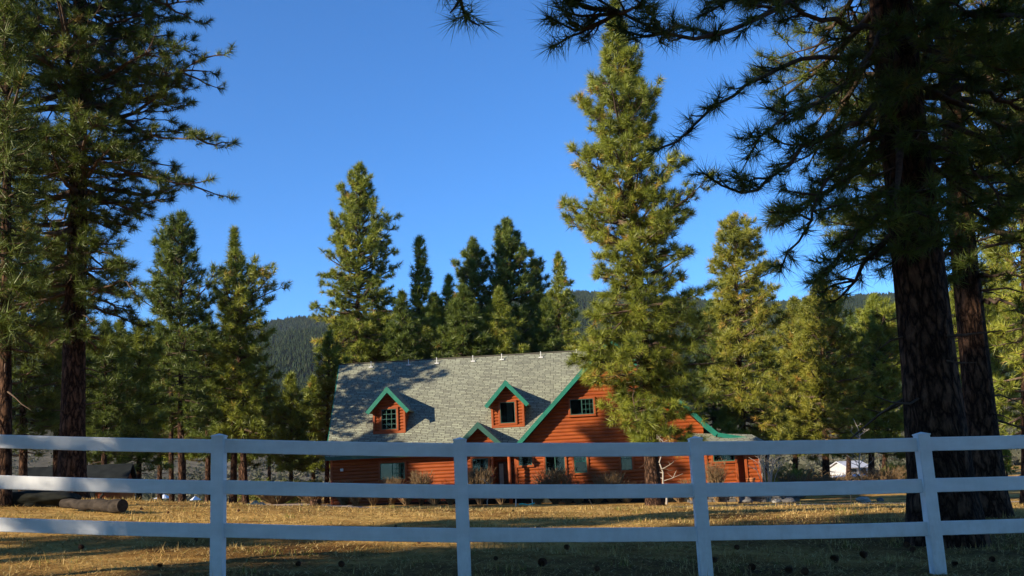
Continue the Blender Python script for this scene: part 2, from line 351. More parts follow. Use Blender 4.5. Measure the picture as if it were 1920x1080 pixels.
def tubes_np(paths):
    """paths: list of (pts (n,3), rad (n,), sides); returns verts, quads"""
    V = []; Q = []; base = 0
    for pts, rad, sides in paths:
        n = len(pts); t = np.empty_like(pts); t[1:-1] = pts[2:] - pts[:-2]; t[0] = pts[1] - pts[0]; t[-1] = pts[-1] - pts[-2]
        t /= np.linalg.norm(t, axis=1, keepdims=True) + 1e-9
        ref = np.array([0, 0, 1.]) if abs(t[0, 2]) < .85 else np.array([1., 0, 0])
        u = np.cross(t, ref); u /= np.linalg.norm(u, axis=1, keepdims=True) + 1e-9; w = np.cross(t, u)
        an = np.arange(sides) * 2 * math.pi / sides
        ring = pts[:, None] + (u[:, None] * np.cos(an)[None, :, None] + w[:, None] * np.sin(an)[None, :, None]) * rad[:, None, None]
        V.append(ring.reshape(-1, 3))
        i = np.arange(n - 1)[:, None] * sides; k = np.arange(sides)[None]; k2 = (k + 1) % sides
        q = np.stack([i + k, i + k2, i + sides + k2, i + sides + k], -1).reshape(-1, 4) + base
        Q.append(q); base += n * sides
    if not V: return np.zeros((0, 3)), np.zeros((0, 4), int)
    return np.concatenate(V), np.concatenate(Q)

def tuft_templates(n, L, w, seed, k=5, spread=(12, 98)):
    g = np.random.default_rng(seed); out = []
    for _ in range(k):
        th = np.radians(g.uniform(*spread, n)); ph = g.uniform(0, 2 * math.pi, n)
        d = np.stack([np.sin(th) * np.cos(ph), np.sin(th) * np.sin(ph), np.cos(th)], 1)
        b = np.stack([np.zeros(n), np.zeros(n), -g.uniform(0, .75, n) * L], 1)
        ln = L * g.uniform(.75, 1.1, n)[:, None]
        s = np.cross(d, g.normal(size=(n, 3))); s /= np.linalg.norm(s, axis=1, keepdims=True)
        tri = np.stack([b - s * w / 2, b + s * w / 2, b + d * ln], 1)
        out.append(tri.reshape(-1, 3))
    return out
def expand_tufts(pos, dirs, scale, tint, tmpl, g):
    n = len(pos); idx = g.integers(0, len(tmpl), n)
    z = dirs / (np.linalg.norm(dirs, axis=1, keepdims=True) + 1e-9)
    r = g.normal(size=(n, 3)); x = np.cross(z, r); x /= np.linalg.norm(x, axis=1, keepdims=True); y = np.cross(z, x)
    V = []; T = []
    for k, tp in enumerate(tmpl):
        s = np.where(idx == k)[0]
        if len(s) == 0: continue
        M = np.stack([x[s], y[s], z[s]], 1) * scale[s][:, None, None]
        v = np.einsum('tj,njk->ntk', tp, M) + pos[s][:, None]
        nt_ = tp.shape[0] // 3
        jit = np.repeat(g.normal(0, .07, (len(s), nt_)), 3, axis=1)
        V.append(v.reshape(-1, 3)); T.append((np.repeat(tint[s], tp.shape[0]).reshape(len(s), -1) + jit).ravel())
    return np.concatenate(V), np.concatenate(T)

def trunk_path(H, r0, lean, g, flare=1.5, n=16, zb=0.0):
    t = np.linspace(0, 1, n) ** 1.2
    z = zb + t * (H - zb); wob = np.cumsum(g.normal(0, .02, (n, 2)), 0) * (H / 20)
    pts = np.stack([lean[0] * t + wob[:, 0] * np.minimum(t * 4, 1), lean[1] * t + wob[:, 1] * np.minimum(t * 4, 1), z], 1)
    rad = r0 * (1 - t) ** .8 * .97 + .02; rad *= 1 + (flare - 1) * np.exp(-(z - zb) / (r0 * 2.2))
    return pts, rad

def limb_path(p0, az, L, pitch0, pitch1, g, n=7, wig=.10):
    pts = [p0]; p = p0.copy(); a = az
    for i in range(1, n):
        u = i / (n - 1); pt = pitch0 + (pitch1 - pitch0) * u ** 1.6 + g.normal(0, wig); a += g.normal(0, wig)
        p = p + np.array([math.cos(a) * math.cos(pt), math.sin(a) * math.cos(pt), math.sin(pt)]) * L / (n - 1); pts.append(p)
    return np.array(pts)

def resample(pts, n):
    pts = np.array(pts, float); d = np.concatenate([[0], np.cumsum(np.linalg.norm(np.diff(pts, axis=0), axis=1))])
    # smooth via catmull-ish: interpolate then box filter
    s = np.linspace(0, d[-1], n); q = np.stack([np.interp(s, d, pts[:, k]) for k in range(3)], 1)
    for _ in range(2): q[1:-1] = q[1:-1] * .5 + (q[:-2] + q[2:]) * .25
    return q

def pine(name, label, base, H, r0, outline, group, fol=None, seed=1, limbs=90, tuft=.24, needles=24, nw=.02, lean=(0, 0),
         droop=(-.35, .75), tw_sp=.26, tf_sp=.24, start=.22, custom=(), warm=0.0, min_z=None, cat='pine tree', tw_len=1.0, dead=8, sink=.3, dens=1.0, wob=True, tips_up=.5, sub=4):
    """outline: list of (height, left reach, right reach)"""
    g = np.random.default_rng(seed); fol = fol or M_OLIVE
    o = np.array(sorted(outline)); zb, zt = o[0, 0], o[-1, 0]
    tp, tr = trunk_path(H, r0, lean, g, zb=-sink)
    def axis_at(z): return np.array([np.interp(z, tp[:, 2], tp[:, 0]), np.interp(z, tp[:, 2], tp[:, 1]), z])
    wood = [(tp, tr, 14 if r0 > .3 else 9)]; twigs = []
    tpos, tdir, tsc, ttint = [], [], [], []
    UP = np.array([0, 0, 1.])
    def dress(path, Lr, u0, clump):
        n = len(path); seg = np.linalg.norm(np.diff(path, axis=0), axis=1); L = seg.sum(); d = np.concatenate([[0], np.cumsum(seg)])
        s = u0 * L; side = 1
        while s < L:
            u = s / L; p = np.array([np.interp(s, d, path[:, k]) for k in range(3)])
            j = min(np.searchsorted(d, s), n - 1); t = path[j] - path[max(j - 1, 0)]
            t = t / (np.linalg.norm(t) + 1e-9)
            lat = np.cross(t, UP); lat /= np.linalg.norm(lat) + 1e-9
            an = g.uniform(.5, 1.15); vert = g.normal(.12, .35)
            dr = t * math.cos(an) + lat * side * math.sin(an) + UP * vert; dr /= np.linalg.norm(dr)
            lt = tw_len * (.12 + .30 * Lr * (1 - u) ** .8 * g.uniform(.5, 1.1)); lt = min(lt, 1.5)
            side = -side
            if g.random() < dens:
                e = p + dr * lt; mid = p + dr * lt * .5 - UP * lt * .04; dr2 = dr + UP * tips_up * g.uniform(0, 1); dr2 /= np.linalg.norm(dr2)
                e2 = e + UP * lt * .12 * tips_up
                twigs.append((np.array([p, mid, e2]), np.array([.012 + .006 * lt, .009, .005]) * (1 + nw * 20), 3))
                m = max(1, int(lt / tf_sp))
                for q in range(m):
                    f = 1 - q / max(m, 1) * .8
                    pp = p + (e2 - p) * f + g.normal(0, .03, 3)
                    dd = dr2 + g.normal(0, .28, 3) if q == 0 else dr + g.normal(0, .6, 3) + UP * .2
                    tpos.append(pp); tdir.append(dd); tsc.append(g.uniform(.75, 1.15) * (1 if q == 0 else .85)); ttint.append(clump + g.normal(0, .17))
            s += tw_sp * g.uniform(.6, 1.4)
        tpos.append(path[-1]); tdir.append(path[-1] - path[-2] + UP * .02); tsc.append(1.15); ttint.append(clump)
    ga = 2.39996
    for i in range(limbs):
        q = (i + g.uniform(0, .8)) / limbs; z = zb + (zt - zb) * (1 - (1 - q) ** 1.12)
        t = (z - zb) / (zt - zb); az = i * ga + g.normal(0, .3); c = math.cos(az)
        rl = np.interp(z, o[:, 0], o[:, 1]); rr = np.interp(z, o[:, 0], o[:, 2]); w = (1 - c) / 2; r = rl * w + rr * (1 - w)
        r *= 1 + .16 * math.sin(z * 2.1 + az * 2 + seed) + .1 * math.sin(z * 4.3 - az * 3)
        L = max(r, .1) * g.choice([1.0, .9, .75, .5], p=[.5, .25, .15, .1]) * g.uniform(.85, 1.12)
        p0 = axis_at(z); pi0 = droop[0] + (droop[1] - droop[0]) * t + g.normal(0, .12); pi1 = pi0 + g.uniform(.25, .85) * tips_up * 2 - .2
        L = L / max(math.cos((pi0 + pi1) / 2), .6)
        # keep the tip at the height the outline speaks of
        p0 = axis_at(max(z - L * math.sin((pi0 + pi1) / 2) * .55, zb * .75))
        path = limb_path(p0, az, L, pi0, pi1, g)
        rb = min(.016 + .022 * L, .5 * float(np.interp(p0[2], tp[:, 2], tr)) + .01)
        wood.append((path, np.linspace(rb, .008, len(path)) * (1 if nw < .03 else 1.3), 5))
        cl_ = np.clip(g.normal(.45 + warm, .10), .05, .95)
        dress(path, L, start if L > 1 else .05, cl_)
        if L > .9:
            for q in range(int(round(sub * min(1.3, L / 2.2)))):
                j = g.integers(1, 6); tt = path[j] - path[j - 1]; az2 = math.atan2(tt[1], tt[0]) + g.choice([-1, 1]) * g.uniform(.45, 1.2)
                l2 = L * (1 - j / 8.) * g.uniform(.45, .75); sp = limb_path(path[j], az2, l2, pi0 * .6 + g.normal(0, .25), pi1 + g.uniform(0, .5), g, 5, .15)
                twigs.append((sp, np.linspace(.02, .007, 5), 4)); dress(sp, l2, .15, np.clip(cl_ + g.normal(0, .08), .05, .95))
    for kz in range(dead):
        z = g.uniform(zb * .45, zb * 1.2); az = g.uniform(0, 6.28)
        path = limb_path(axis_at(z), az, g.uniform(.4, 1.6), g.uniform(-.5, .1), g.uniform(-.8, .2), g, 5, .2)
        wood.append((path, np.linspace(.025, .006, 5), 4))
    for cu in custom:
        pts, rb, Lr, u0 = cu[:4]
        rb *= .8; path = resample(np.array(pts) - np.array(base), 14); path[1:-1] += g.normal(0, .03, (12, 3))
        wood.append((path, np.linspace(rb, .01, 14), 7)); dress(path, Lr, u0, np.clip(g.normal(.45, .1), .1, .9))
        for q in range(int(cu[4] if len(cu) > 4 else 4)):     # side limbs of a drawn limb
            j = g.integers(int(14 * u0), 13); t = path[j + 0] - path[j - 1]; az = math.atan2(t[1], t[0]) + g.choice([-1, 1]) * g.uniform(.4, 1.1)
            l2 = Lr * g.uniform(.35, .8); sp = limb_path(path[j], az, l2, g.uniform(-.5, .3), g.uniform(-.4, .7), g, 6, .16)
            wood.append((sp, np.linspace(rb * .4, .007, 6), 5)); dress(sp, l2, .3, np.clip(g.normal(.45, .12), .1, .9))
    root = empty(name, base); tag(root, label, cat, group)
    V, Q = tubes_np(wood); nq = (len(wood[0][0]) - 1) * wood[0][2]
    me = np_mesh('trunk', V, Q.ravel(), np.full(len(Q), 4), smooth=[True] * len(Q), matidx=(np.arange(len(Q)) >= nq).astype(int)); link('trunk', me, [M_BARK, M_TWIG], root)
    tv, tq = tubes_np(twigs)
    tpl = tuft_templates(needles, tuft, nw, seed + 50)
    fv, ft = expand_tufts(np.array(tpos), np.array(tdir), np.array(tsc), np.array(ttint), tpl, g)
    nf = len(fv) // 3
    V = np.concatenate([fv, tv]); fl = np.concatenate([np.arange(len(fv)), (tq + len(fv)).ravel()])
    me = np_mesh('crown', V, fl, np.concatenate([np.full(nf, 3), np.full(len(tq), 4)]), np.concatenate([ft, np.zeros(len(tv))]),
                 np.concatenate([np.zeros(nf), np.ones(len(tq))]))
    link('crown', me, [fol, M_TWIG], root)
    return root

def px_tree(px, base_py, Y, rows, top, trunk_w, **kw):
    """rows of (py, x left, x right) as measured in the photograph, turned into metres at distance Y"""
    b = at(px, base_py, Y); b[2] = gz(b[0], b[1]) if Y < 90 else b[2]
    t = at(top[0], top[1], Y); H = t[2] - b[2]
    o = []
    for py, xl, xr in rows:
        xc = px + (top[0] - px) * (base_py - py) / (base_py - top[1]); c = at(xc, py, Y)
        o.append((c[2] - b[2], max((xc - xl) / FPX * Y, .1), max((xr - xc) / FPX * Y, .1)))
    o.append((H - .1, .1, .1))
    return dict(base=b, H=H, r0=trunk_w / 2 / FPX * Y, outline=o, lean=(t[0] - b[0], 0), **kw)

# ------------------------------------------------------------------ the log house
TH = math.radians(5)
HX, HY = -10.379, 55.0
house = empty('log_house', (HX, HY, 0), -TH)
tag(house, 'orange stained log house with grey shingle roof, green trim and two dormers', 'house')

def siding(mb, xl, xr, z0, z1, y, row=.19, depth=.045, segs=4, axis='x', sgn=-1):
    """rows of half-round logs; xl/xr are functions of height giving the ends; bulges towards -y (or towards sgn along x)"""
    prof = []; z = z0
    while z < z1 - .01:
        h = min(row, z1 - z)
        for k in range(segs): prof.append((z + h * k / segs, math.sin(math.pi * k / segs) ** .6 * depth))
        z += row
    prof.append((z1, 0))
    for (za, da), (zc, dc) in zip(prof[:-1], prof[1:]):
        a, b, c, d = xl(za), xr(za), xr(zc), xl(zc)
        if b - a < .01 and c - d < .01: continue
        if axis == 'x': mb.poly([(a, y - da, za), (b, y - da, za), (c, y - dc, zc), (d, y - dc, zc)])
        else:
            q = [(y + sgn * da, a, za), (y + sgn * da, b, za), (y + sgn * dc, c, zc), (y + sgn * dc, d, zc)]
            mb.poly(q if sgn > 0 else q[::-1])
K = lambda v: (lambda z: v)

EZ = 2.95; SL = .94            # main eave height at y=-.5, slope
def roofz(y): return EZ + SL * (y + .5)
RIDGE_Y = 5.6; RZ = roofz(RIDGE_Y)
GX, GA, GS = 15.65, 8.40, 1.013   # cross gable: ridge x, apex height (roof top at the front), slope
def gab(x): return GA - GS * abs(x - GX)

# walls
w = MB()
siding(w, K(0), K(10.2), -.8, 2.95, 0)                                            # left front wall
siding(w, lambda z: max(10.2, GX - (GA - .25 - z) / GS), lambda z: min(20.25, GX + (GA - .25 - z) / GS), -.8, GA - .25, -.5)   # gable wall
w.poly([(10.2, -.5, -.8), (10.2, 0, -.8), (10.2, 0, 2.9), (10.2, -.5, 2.9)][::-1])
w.poly([(0, 0, -.8), (0, 11, -.8), (0, 11, 2.9), (0, 5.6, 8.4), (0, 0, 2.9)][::-1])
w.poly([(0, 11, -.8), (23, 11, -.8), (23, 11, 2.6), (0, 11, 2.9)])
siding(w, K(-.5), lambda z: 11, -.8, 2.7, 20.25, axis='y', sgn=1)
w.poly([(10.2, .02, 2.9), (20.2, .02, 2.9), (20.2, .02, 3.0), (GX, .02, 8.3)])
w.build('wall', M_LOG, house)
# bay under the small gable
b = MB(); siding(b, K(7.55), K(9.05), -.8, 3.0, -1.2)
siding(b, lambda z: max(7.3, 8.42 - (4.15 - z) / .95), lambda z: min(9.9, 8.42 + (4.15 - z) / .95), 3.0, 4.1, -1.25)
siding(b, K(-1.2), K(0), -.8, 3.0, 7.55, axis='y', sgn=-1); siding(b, K(-1.2), K(0), -.8, 3.0, 9.05, axis='y', sgn=1)
b.build('bay', M_LOG, house)
# right wing
b = MB(); siding(b, K(20.25), K(21.82), -.9, 2.55, -.75); siding(b, K(22.25), K(22.95), -.9, 2.55, -.75)
b.poly([(21.82, -.3, -.9), (22.25, -.3, -.9), (22.25, -.3, 2.55), (21.82, -.3, 2.55)])
b.poly([(21.82, -.75, -.9), (21.82, -.3, -.9), (21.82, -.3, 2.55), (21.82, -.75, 2.55)]); b.poly([(22.25, -.75, -.9), (22.25, -.3, -.9), (22.25, -.3, 2.55), (22.25, -.75, 2.55)][::-1])
siding(b, K(-.75), K(11), -.9, 2.55, 22.95, axis='y', sgn=1)
b.build('wing_wall', M_LOG, house)
fd = MB()  # dark stone skirt, added to give the wall foot its black shade
for x0, x1, y in ((-.02, 7.5, -.1), (7.45, 9.15, -1.32), (9.15, 10.15, -.1), (10.15, 20.2, -.62), (20.2, 21.85, -.88), (22.2, 23.0, -.88)):
    fd.box(x0, x1, y, y + .12, -.9, .28, .015)
fd.build('shade_skirt', M_DARKROCK, house)
# corner boards
for x, y in ((-.04, -.07), (10.16, -.58), (20.18, -.84), (22.9, -.84), (21.72, -.84), (22.2, -.84)): c = MB(); c.box(x, x + .13, y, y + .13, -.8, 2.62 if x > 20.2 else 2.9, .01); c.build('corner_board', M_LOG, house)
for x in (7.5, 8.98): c = MB(); c.box(x, x + .12, -1.3, -1.18, -.8, 2.98, .01); c.build('corner_board', M_LOG, house)

def slab(mb, quad, th=.16, mat=0, uvscale=True):
    """roof slab: quad = eave left, eave right, ridge right, ridge left (top surface); uv in metres"""
    q = [np.array(p, float) for p in quad]; n = np.cross(q[1] - q[0], q[3] - q[0]); n /= np.linalg.norm(n)
    if n[2] < 0: n = -n
    ex = (q[1] - q[0]) / np.linalg.norm(q[1] - q[0]); ey = np.cross(n, ex)
    uv = [((p - q[0]) @ ex, (p - q[0]) @ ey) for p in q]
    mb.poly(q, mat, uv); lo = [p - n * th for p in q]; mb.poly(lo[::-1], mat, uv[::-1])
    for i in range(4):
        j = (i + 1) % 4; mb.poly([q[i], lo[i], lo[j], q[j]], mat, [(0, 0), (0, .1), (.1, .1), (.1, 0)])

r = MB()
slab(r, [(-.15, -.55, roofz(-.55)), (GX, -.55, roofz(-.55)), (GX, RIDGE_Y, RZ), (-.97, RIDGE_Y, RZ)])
slab(r, [(GX, 11.75, roofz(-.55)), (-.15, 11.75, roofz(-.55)), (-.97, RIDGE_Y + .01, RZ), (GX, RIDGE_Y + .01, RZ)])
yb = 12.0
zt = lambda x: GA + .06 - GS * abs(x - GX)
slab(r, [(GX + 4.7, yb, zt(GX + 4.7)), (GX + 4.7, -1.05, zt(GX + 4.7)), (GX, -1.05, GA + .06), (GX, yb, GA + .06)])
# left slope of the cross gable: overhanging verge, then the valley against the main roof
x_e = GX - (GA + .06 - 2.55) / GS
slab(r, [(x_e, -1.05, 2.55), (x_e, -.45, 2.55), (GX, -.45, GA + .06), (GX, -1.05, GA + .06)])
slab(r, [(x_e + .55, -.45, zt(x_e + .55)), (GX, -.45, GA + .06), (GX, 5.35, GA + .06), (GX - .01, 5.35, GA + .05)])
# flared lower part on the right and the wing eave
slab(r, [(GX + 5.3, yb, 3.12), (GX + 5.3, -1.05, 3.12), (GX + 4.7, -1.05, zt(GX + 4.7)), (GX + 4.7, yb, zt(GX + 4.7))])
slab(r, [(GX + 7.5, yb, 2.66), (GX + 7.5, -1.05, 2.66), (GX + 5.3, -1.05, 3.12), (GX + 5.3, yb, 3.12)])
slab(r, [(19.6, -1.9, 2.55), (23.2, -1.9, 2.55), (22.7, -.7, 2.98), (19.6, -.55, 3.2)], .1)
roof = r.build('roof', M_SHINGLE, house)
# ridge cap
rc = MB(); rc.tube([(-.97, RIDGE_Y, RZ + .0), (GX, RIDGE_Y, RZ + .0)], [.06, .06], 6); rc.build('ridge_cap', M_SHINGLE, roof)

def board(mb, p, q, h, th, up=(0, 0, 1), out=(0, -1, 0)):
    """board whose top edge runs p->q, hanging down by h, thick th towards out"""
    p = np.array(p, float); q = np.array(q, float); t = (q - p) / np.linalg.norm(q - p); o = np.array(out, float)
    d = np.cross(t, o); d = d if d[2] < 0 else -d
    mb.prism([p, q, q + d * h, p + d * h], o * th)
f = MB(); fy = -1.07
board(f, (x_e - .02, fy, 2.55), (GX, fy, GA + .08), .22, .06); board(f, (GX, fy, GA + .08), (GX + 4.7, fy, zt(GX + 4.7) + .02), .22, .06)
board(f, (GX + 4.66, fy - .004, zt(GX + 4.7) + .03), (GX + 5.3, fy - .004, 3.14), .27, .06); board(f, (GX + 5.28, fy, 3.14), (GX + 7.5, fy, 2.68), .22, .06)
f.build('rake_board', M_GREENTRIM, house)
f = MB(); board(f, (-.15, -.57, roofz(-.55)), (x_e + .5, -.57, roofz(-.55)), .2, .05); f.build('fascia', M_DARKTRIM, house); f = MB(); board(f, (19.6, -1.92, 2.55), (23.2, -1.92, 2.55), .16, .05)
f.build('fascia', M_DARKTRIM, house)
f = MB(); s0 = (-.15, -.55, roofz(-.55)); s1 = (-.97, RIDGE_Y, RZ)
board(f, s0, s1, .26, .05, out=(-1, 0, 0)); f.build('verge_board', M_GREENTRIM, house)

def window(parent, x0, x1, z0, z1, y, frame=.11, cols=2, rows=2, sash='mid', curtain=0, mt=M_DARKTRIM, trim=M_LOG, muntin=.022):
    """x0..x1, z0..z1 is the whole opening without the casing; y is the wall face"""
    m = MB(); yo = y - .11
    m.box(x0 - frame, x1 + frame, yo, y + .02, z1, z1 + frame, .012); m.box(x0 - frame, x1 + frame, yo - .02, y + .02, z0 - frame, z0, .012)
    m.box(x0 - frame, x0, yo, y + .02, z0, z1, .012); m.box(x1, x1 + frame, yo, y + .02, z0, z1, .012)
    wn_ = m.build('window', trim, parent)
    m = MB(); m.box(x0, x1, y - .055, y - .05, z0, z1); m.build('interior', M_BLACK, wn_)
    m = MB(); s = .035; ya, yb_ = y - .098, y - .07
    for a, b_, c_, d in ((x0, x1, z1 - s, z1), (x0, x1, z0, z0 + s), (x0, x0 + s, z0 + s, z1 - s), (x1 - s, x1, z0 + s, z1 - s)): m.box(a, b_, ya, yb_, c_, d, .004)
    if sash == 'v': xm = (x0 + x1) / 2; m.box(xm - s * .6, xm + s * .6, ya - .006, yb_, z0 + s, z1 - s, .004)
    if sash == 'h': zm = (z0 + z1) / 2; m.box(x0 + s, x1 - s, ya - .006, yb_, zm - s * .6, zm + s * .6, .004)
    m.build('sash', mt, wn_)
    if cols:
        m = MB(); xa, xb, za, zc = cols[0], cols[1], cols[2], cols[3]; X0 = x0 + (x1 - x0) * xa; X1 = x0 + (x1 - x0) * xb; Z0 = z0 + (z1 - z0) * za; Z1 = z0 + (z1 - z0) * zc
        for k in range(1, rows[0]): xx = X0 + (X1 - X0) * k / rows[0]; m.box(xx - muntin / 2, xx + muntin / 2, y - .088, y - .079, Z0, Z1)
        for k in range(1, rows[1]): zz = Z0 + (Z1 - Z0) * k / rows[1]; m.box(X0, X1, y - .0895, y - .0785, zz - muntin / 2, zz + muntin / 2)
        m.build('glazing_bars', mt, wn_)
    if curtain:
        m = MB(); n = 10
        for k in range(n):
            xa = curtain[0] + (curtain[1] - curtain[0]) * k / n; xb = curtain[0] + (curtain[1] - curtain[0]) * (k + 1) / n
            ya_ = y - .066 + .004 * math.sin(k * 2.2); yb2 = y - .066 + .004 * math.sin((k + 1) * 2.2)
            X = lambda t: x0 + (x1 - x0) * t
            zb0 = z0 + (z1 - z0) * curtain[2]
            m.poly([(X(xa + curtain[3]), ya_, zb0), (X(xb + curtain[3]), yb2, zb0), (X(xb), yb2, z1), (X(xa), ya_, z1)])
        m.build('curtain', M_CURTAIN, wn_)
    m = MB(); m.box(x0 + .01, x1 - .01, y - .0765, y - .0745, z0 + .01, z1 - .01); m.build('pane', M_GLASS, wn_)
    return wn_
window(house, 2.75, 4.1, 1.55, 2.42, 0, sash='v', cols=(.5, 1, 0, 1), rows=(3, 3), mt=M_GREENTRIM)
window(house, 8.0, 8.82, 1.5, 2.4, -1.2, cols=(0, 1, 0, 1), rows=(4, 3))
window(house, 10.4, 11.1, 1.95, 2.62, -.5, cols=None, rows=None, curtain=(.7, .95, .1, .0))
window(house, 11.82, 12.85, 1.4, 2.62, -.5, cols=None, rows=None, sash='v')
window(house, 13.35, 14.0, 1.42, 2.62, -.5, sash='h', cols=(0, 1, .5, 1), rows=(3, 2), mt=M_GREENTRIM)
window(house, 15.82, 16.4, 1.45, 2.62, -.5, sash='h', cols=(0, 1, .5, 1), rows=(2, 2), curtain=(.5, .95, .2, 0), mt=M_DARKTRIM)
window(house, 13.3, 14.55, 4.48, 5.3, -.5, sash='v', cols=(.5, 1, 0, 1), rows=(3, 3), curtain=(.72, .9, .05, .12))
window(house, 20.62, 21.7, 1.66, 2.4, -.75, sash='v', cols=(.5, 1, 0, 1), rows=(2, 2), mt=M_GREENTRIM)
# front door between the bay and the gable wall, with its post and porch gable
d = MB(); d.box(9.2, 10.0, -.09, .0, -.3, 2.2, .01); door = d.build('door', simple('door_wood', (.05, .02, .01), (.09, .035, .015), 6, .5), house)
d = MB(); d.box(9.28, 9.5, -.115, -.095, .9, 2.1, .005); d.build('door_glass', M_CURTAIN, door)
d = MB(); d.tube([(9.93, -.16, .75), (9.93, -.16, .95)], [.015, .015], 6); d.build('handle', M_METAL, door)
d = MB(); d.tube([(9.95, -1.25, -.6), (9.95, -1.25, 2.8)], [.1, .09], 12); d.build('porch_post', M_LOG, house, smooth=True)
pr = MB(); PX, PZ, PS = 8.42, 4.30, .95
yk = lambda z: (z - EZ) / SL - .5
for sg in (-1, 1):
    xe = PX + sg * 1.55; ze = PZ - PS * 1.55
    q = [(xe, -1.75, ze), (xe, max(yk(ze), -1.0) + .0, ze), (PX, yk(PZ) + .3, PZ), (PX, -1.75, PZ)]
    slab(pr, q if sg > 0 else [q[1], q[0], q[3], q[2]], .12)
porch = pr.build('porch_roof', M_SHINGLE, house)
f = MB()
for sg in (-1, 1): board(f, (PX, -1.77 - .002 * sg, PZ + .01), (PX + sg * 1.6, -1.77 - .002 * sg, PZ - PS * 1.6), .24, .05)
f.build('rake_board', M_DARKTRIM, porch)

def dormer(x0, name='dormer', curtain=0, mt=M_DARKTRIM, wz=(4.3, 5.42)):
    wd = 1.78; cx = x0 + wd / 2; y0 = .78; PK = 6.62; s = 1.1
    m = MB(); zb = roofz(y0)
    siding(m, lambda z: max(x0, cx - (PK - .2 - z) / s), lambda z: min(x0 + wd, cx + (PK - .2 - z) / s), zb - .05, PK - .25, y0, row=.17)
    for X, sg in ((x0, -1), (x0 + wd, 1)):
        siding(m, K(y0), lambda z: max(y0, (z - EZ) / SL - .5), zb, 5.5, X, axis='y', sgn=sg, row=.17)
    dm = m.build(name, M_LOG, house)
    for X in (x0 - .03, x0 + wd - .09): t = MB(); t.box(X, X + .12, y0 - .09, y0 + .05, zb - .05, 5.45, .01); t.build('corner_board', M_LOG, dm)
    t = MB(); t.box(x0 - .03, x0 + wd + .03, y0 - .1, y0 + .02, zb - .09, zb + .06, .01); t.build('sill_board', M_LOG, dm)
    rr = MB(); yf = y0 - .45
    for sg in (-1, 1):
        xe = cx + sg * 1.2; ze = PK - s * 1.2
        q = [(xe, yf, ze), (xe, yk(ze) + .25, ze), (cx, yk(PK) + .25, PK), (cx, yf, PK)]
        slab(rr, q if sg > 0 else [q[1], q[0], q[3], q[2]], .1)
    ro = rr.build('dormer_roof', M_SHINGLE, dm)
    f = MB()
    for sg in (-1, 1): board(f, (cx, yf - .02 - .002 * sg, PK + .02), (cx + sg * 1.24, yf - .02 - .002 * sg, PK - s * 1.24 + .02), .22, .05)
    f.build('rake_board', M_GREENTRIM, dm)
    return dm
d1 = dormer(2.24); 
def dwin(dm, *a, **k):
    w_ = window(dm, *a, **k); return w_
# windows of the dormers hang on the house so that their panes stay sub-parts
window(house, 2.7, 3.55, 4.3, 5.42, .78, cols=(0, 1, 0, 1), rows=(3, 4), muntin=.03)
d2 = dormer(8.9)
window(house, 9.38, 10.2, 4.3, 5.45, .78, cols=None, rows=None, curtain=(.45, .85, .05, .0))

# white T-shaped fittings just below the ridge
for px, py in ((696, 690), (766, 682), (819, 679), (887, 676), (941, 674), (1014, 668), (1081, 662)):
    ex = np.array([math.cos(TH), -math.sin(TH), 0]); ey = np.array([math.sin(TH), math.cos(TH), 0]); D = ray(px, py)
    O = np.array([HX, HY, 0]); P = CAM + D * (((O - CAM) @ ey + RIDGE_Y - .35) / (D @ ey)); x = float((P - O) @ ex)
    y = RIDGE_Y - .38; z = roofz(y)
    m = MB(); m.tube([(x, y, z), (x, y, z + .42)], [.022, .022], 6); m.box(x - .13, x + .13, y - .05, y + .05, z + .02, z + .09, .01)
    m.build('roof_bracket', M_WHITE, house)
m = MB(); m.tube([(19.5, 6, 3.5), (19.5, 6, 8.75)], [.13, .13], 14); m.tube([(19.5, 6, 8.75), (19.5, 6, 9.0)], [.18, .18], 14); m.build('flue', M_METAL, house, smooth=False)
m = MB(); m.box(.55, .7, -.2, -.08, 2.1, 2.25, .02); m.build('wall_lamp', M_WHITE, house)

# ------------------------------------------------------------------ white three-rail fence
PD = .127; RH = .14
posts = []
tops = [(-48, 806), (411, 815), (862, 822), (1303, 820), (1727, 812), (2150, 800)]
dist = [10.35, 10.2, 10.15, 10.2, 10.3, 10.5]
fence = empty('rail_fence', (0, 10.2, 0)); tag(fence, 'white vinyl three-rail fence crossing the whole foreground in shade', 'fence')
for (px, py), Y in zip(tops, dist):
    p = at(px, py, Y); posts.append(p)
drop = [.115, .53, .957]     # rail middles below the post top
FO = np.array([0, 10.2, 0])
for i, p in enumerate(posts):
    x, y, z = p - FO; h = PD / 2; m = MB()
    q = posts[min(i + 1, 5)] - posts[max(i - 1, 0)]; a = math.atan2(q[1], q[0]); bm = bmesh.new(); bmesh.ops.create_cube(bm, size=1)
    g = gz(p[0], p[1]) - .3
    for v in bm.verts: v.co = (v.co.x * PD, v.co.y * PD, g + (v.co.z + .5) * (z - .012 - g))
    bmesh.ops.bevel(bm, geom=bm.edges[:], offset=.007, segments=2, affect='EDGES')
    Mx = Matrix.Translation((x, y, 0)) @ Matrix.Rotation(a, 4, 'Z'); m.add_bm(bm, 0, Mx); po = m.build('post', M_VINYL, fence)
    m = MB(); cp = h + .004; zz = z - .022
    vs = [(-cp, -cp), (cp, -cp), (cp, cp), (-cp, cp)]; W3 = lambda c: tuple(Mx @ Vector(c))
    lo = [W3((a_, b_, zz)) for a_, b_ in vs]; hi = [W3((a_, b_, zz + .012)) for a_, b_ in vs]; ap = W3((0, 0, zz + .034))
    for k in range(4):
        j = (k + 1) % 4; m.poly([lo[k], lo[j], hi[j], hi[k]]); m.poly([hi[k], hi[j], ap])
    m.build('cap', M_VINYL, po)
adj = [(-.008, .0), (.0, .0), (.0, .0), (0, .0), (0, 0)]
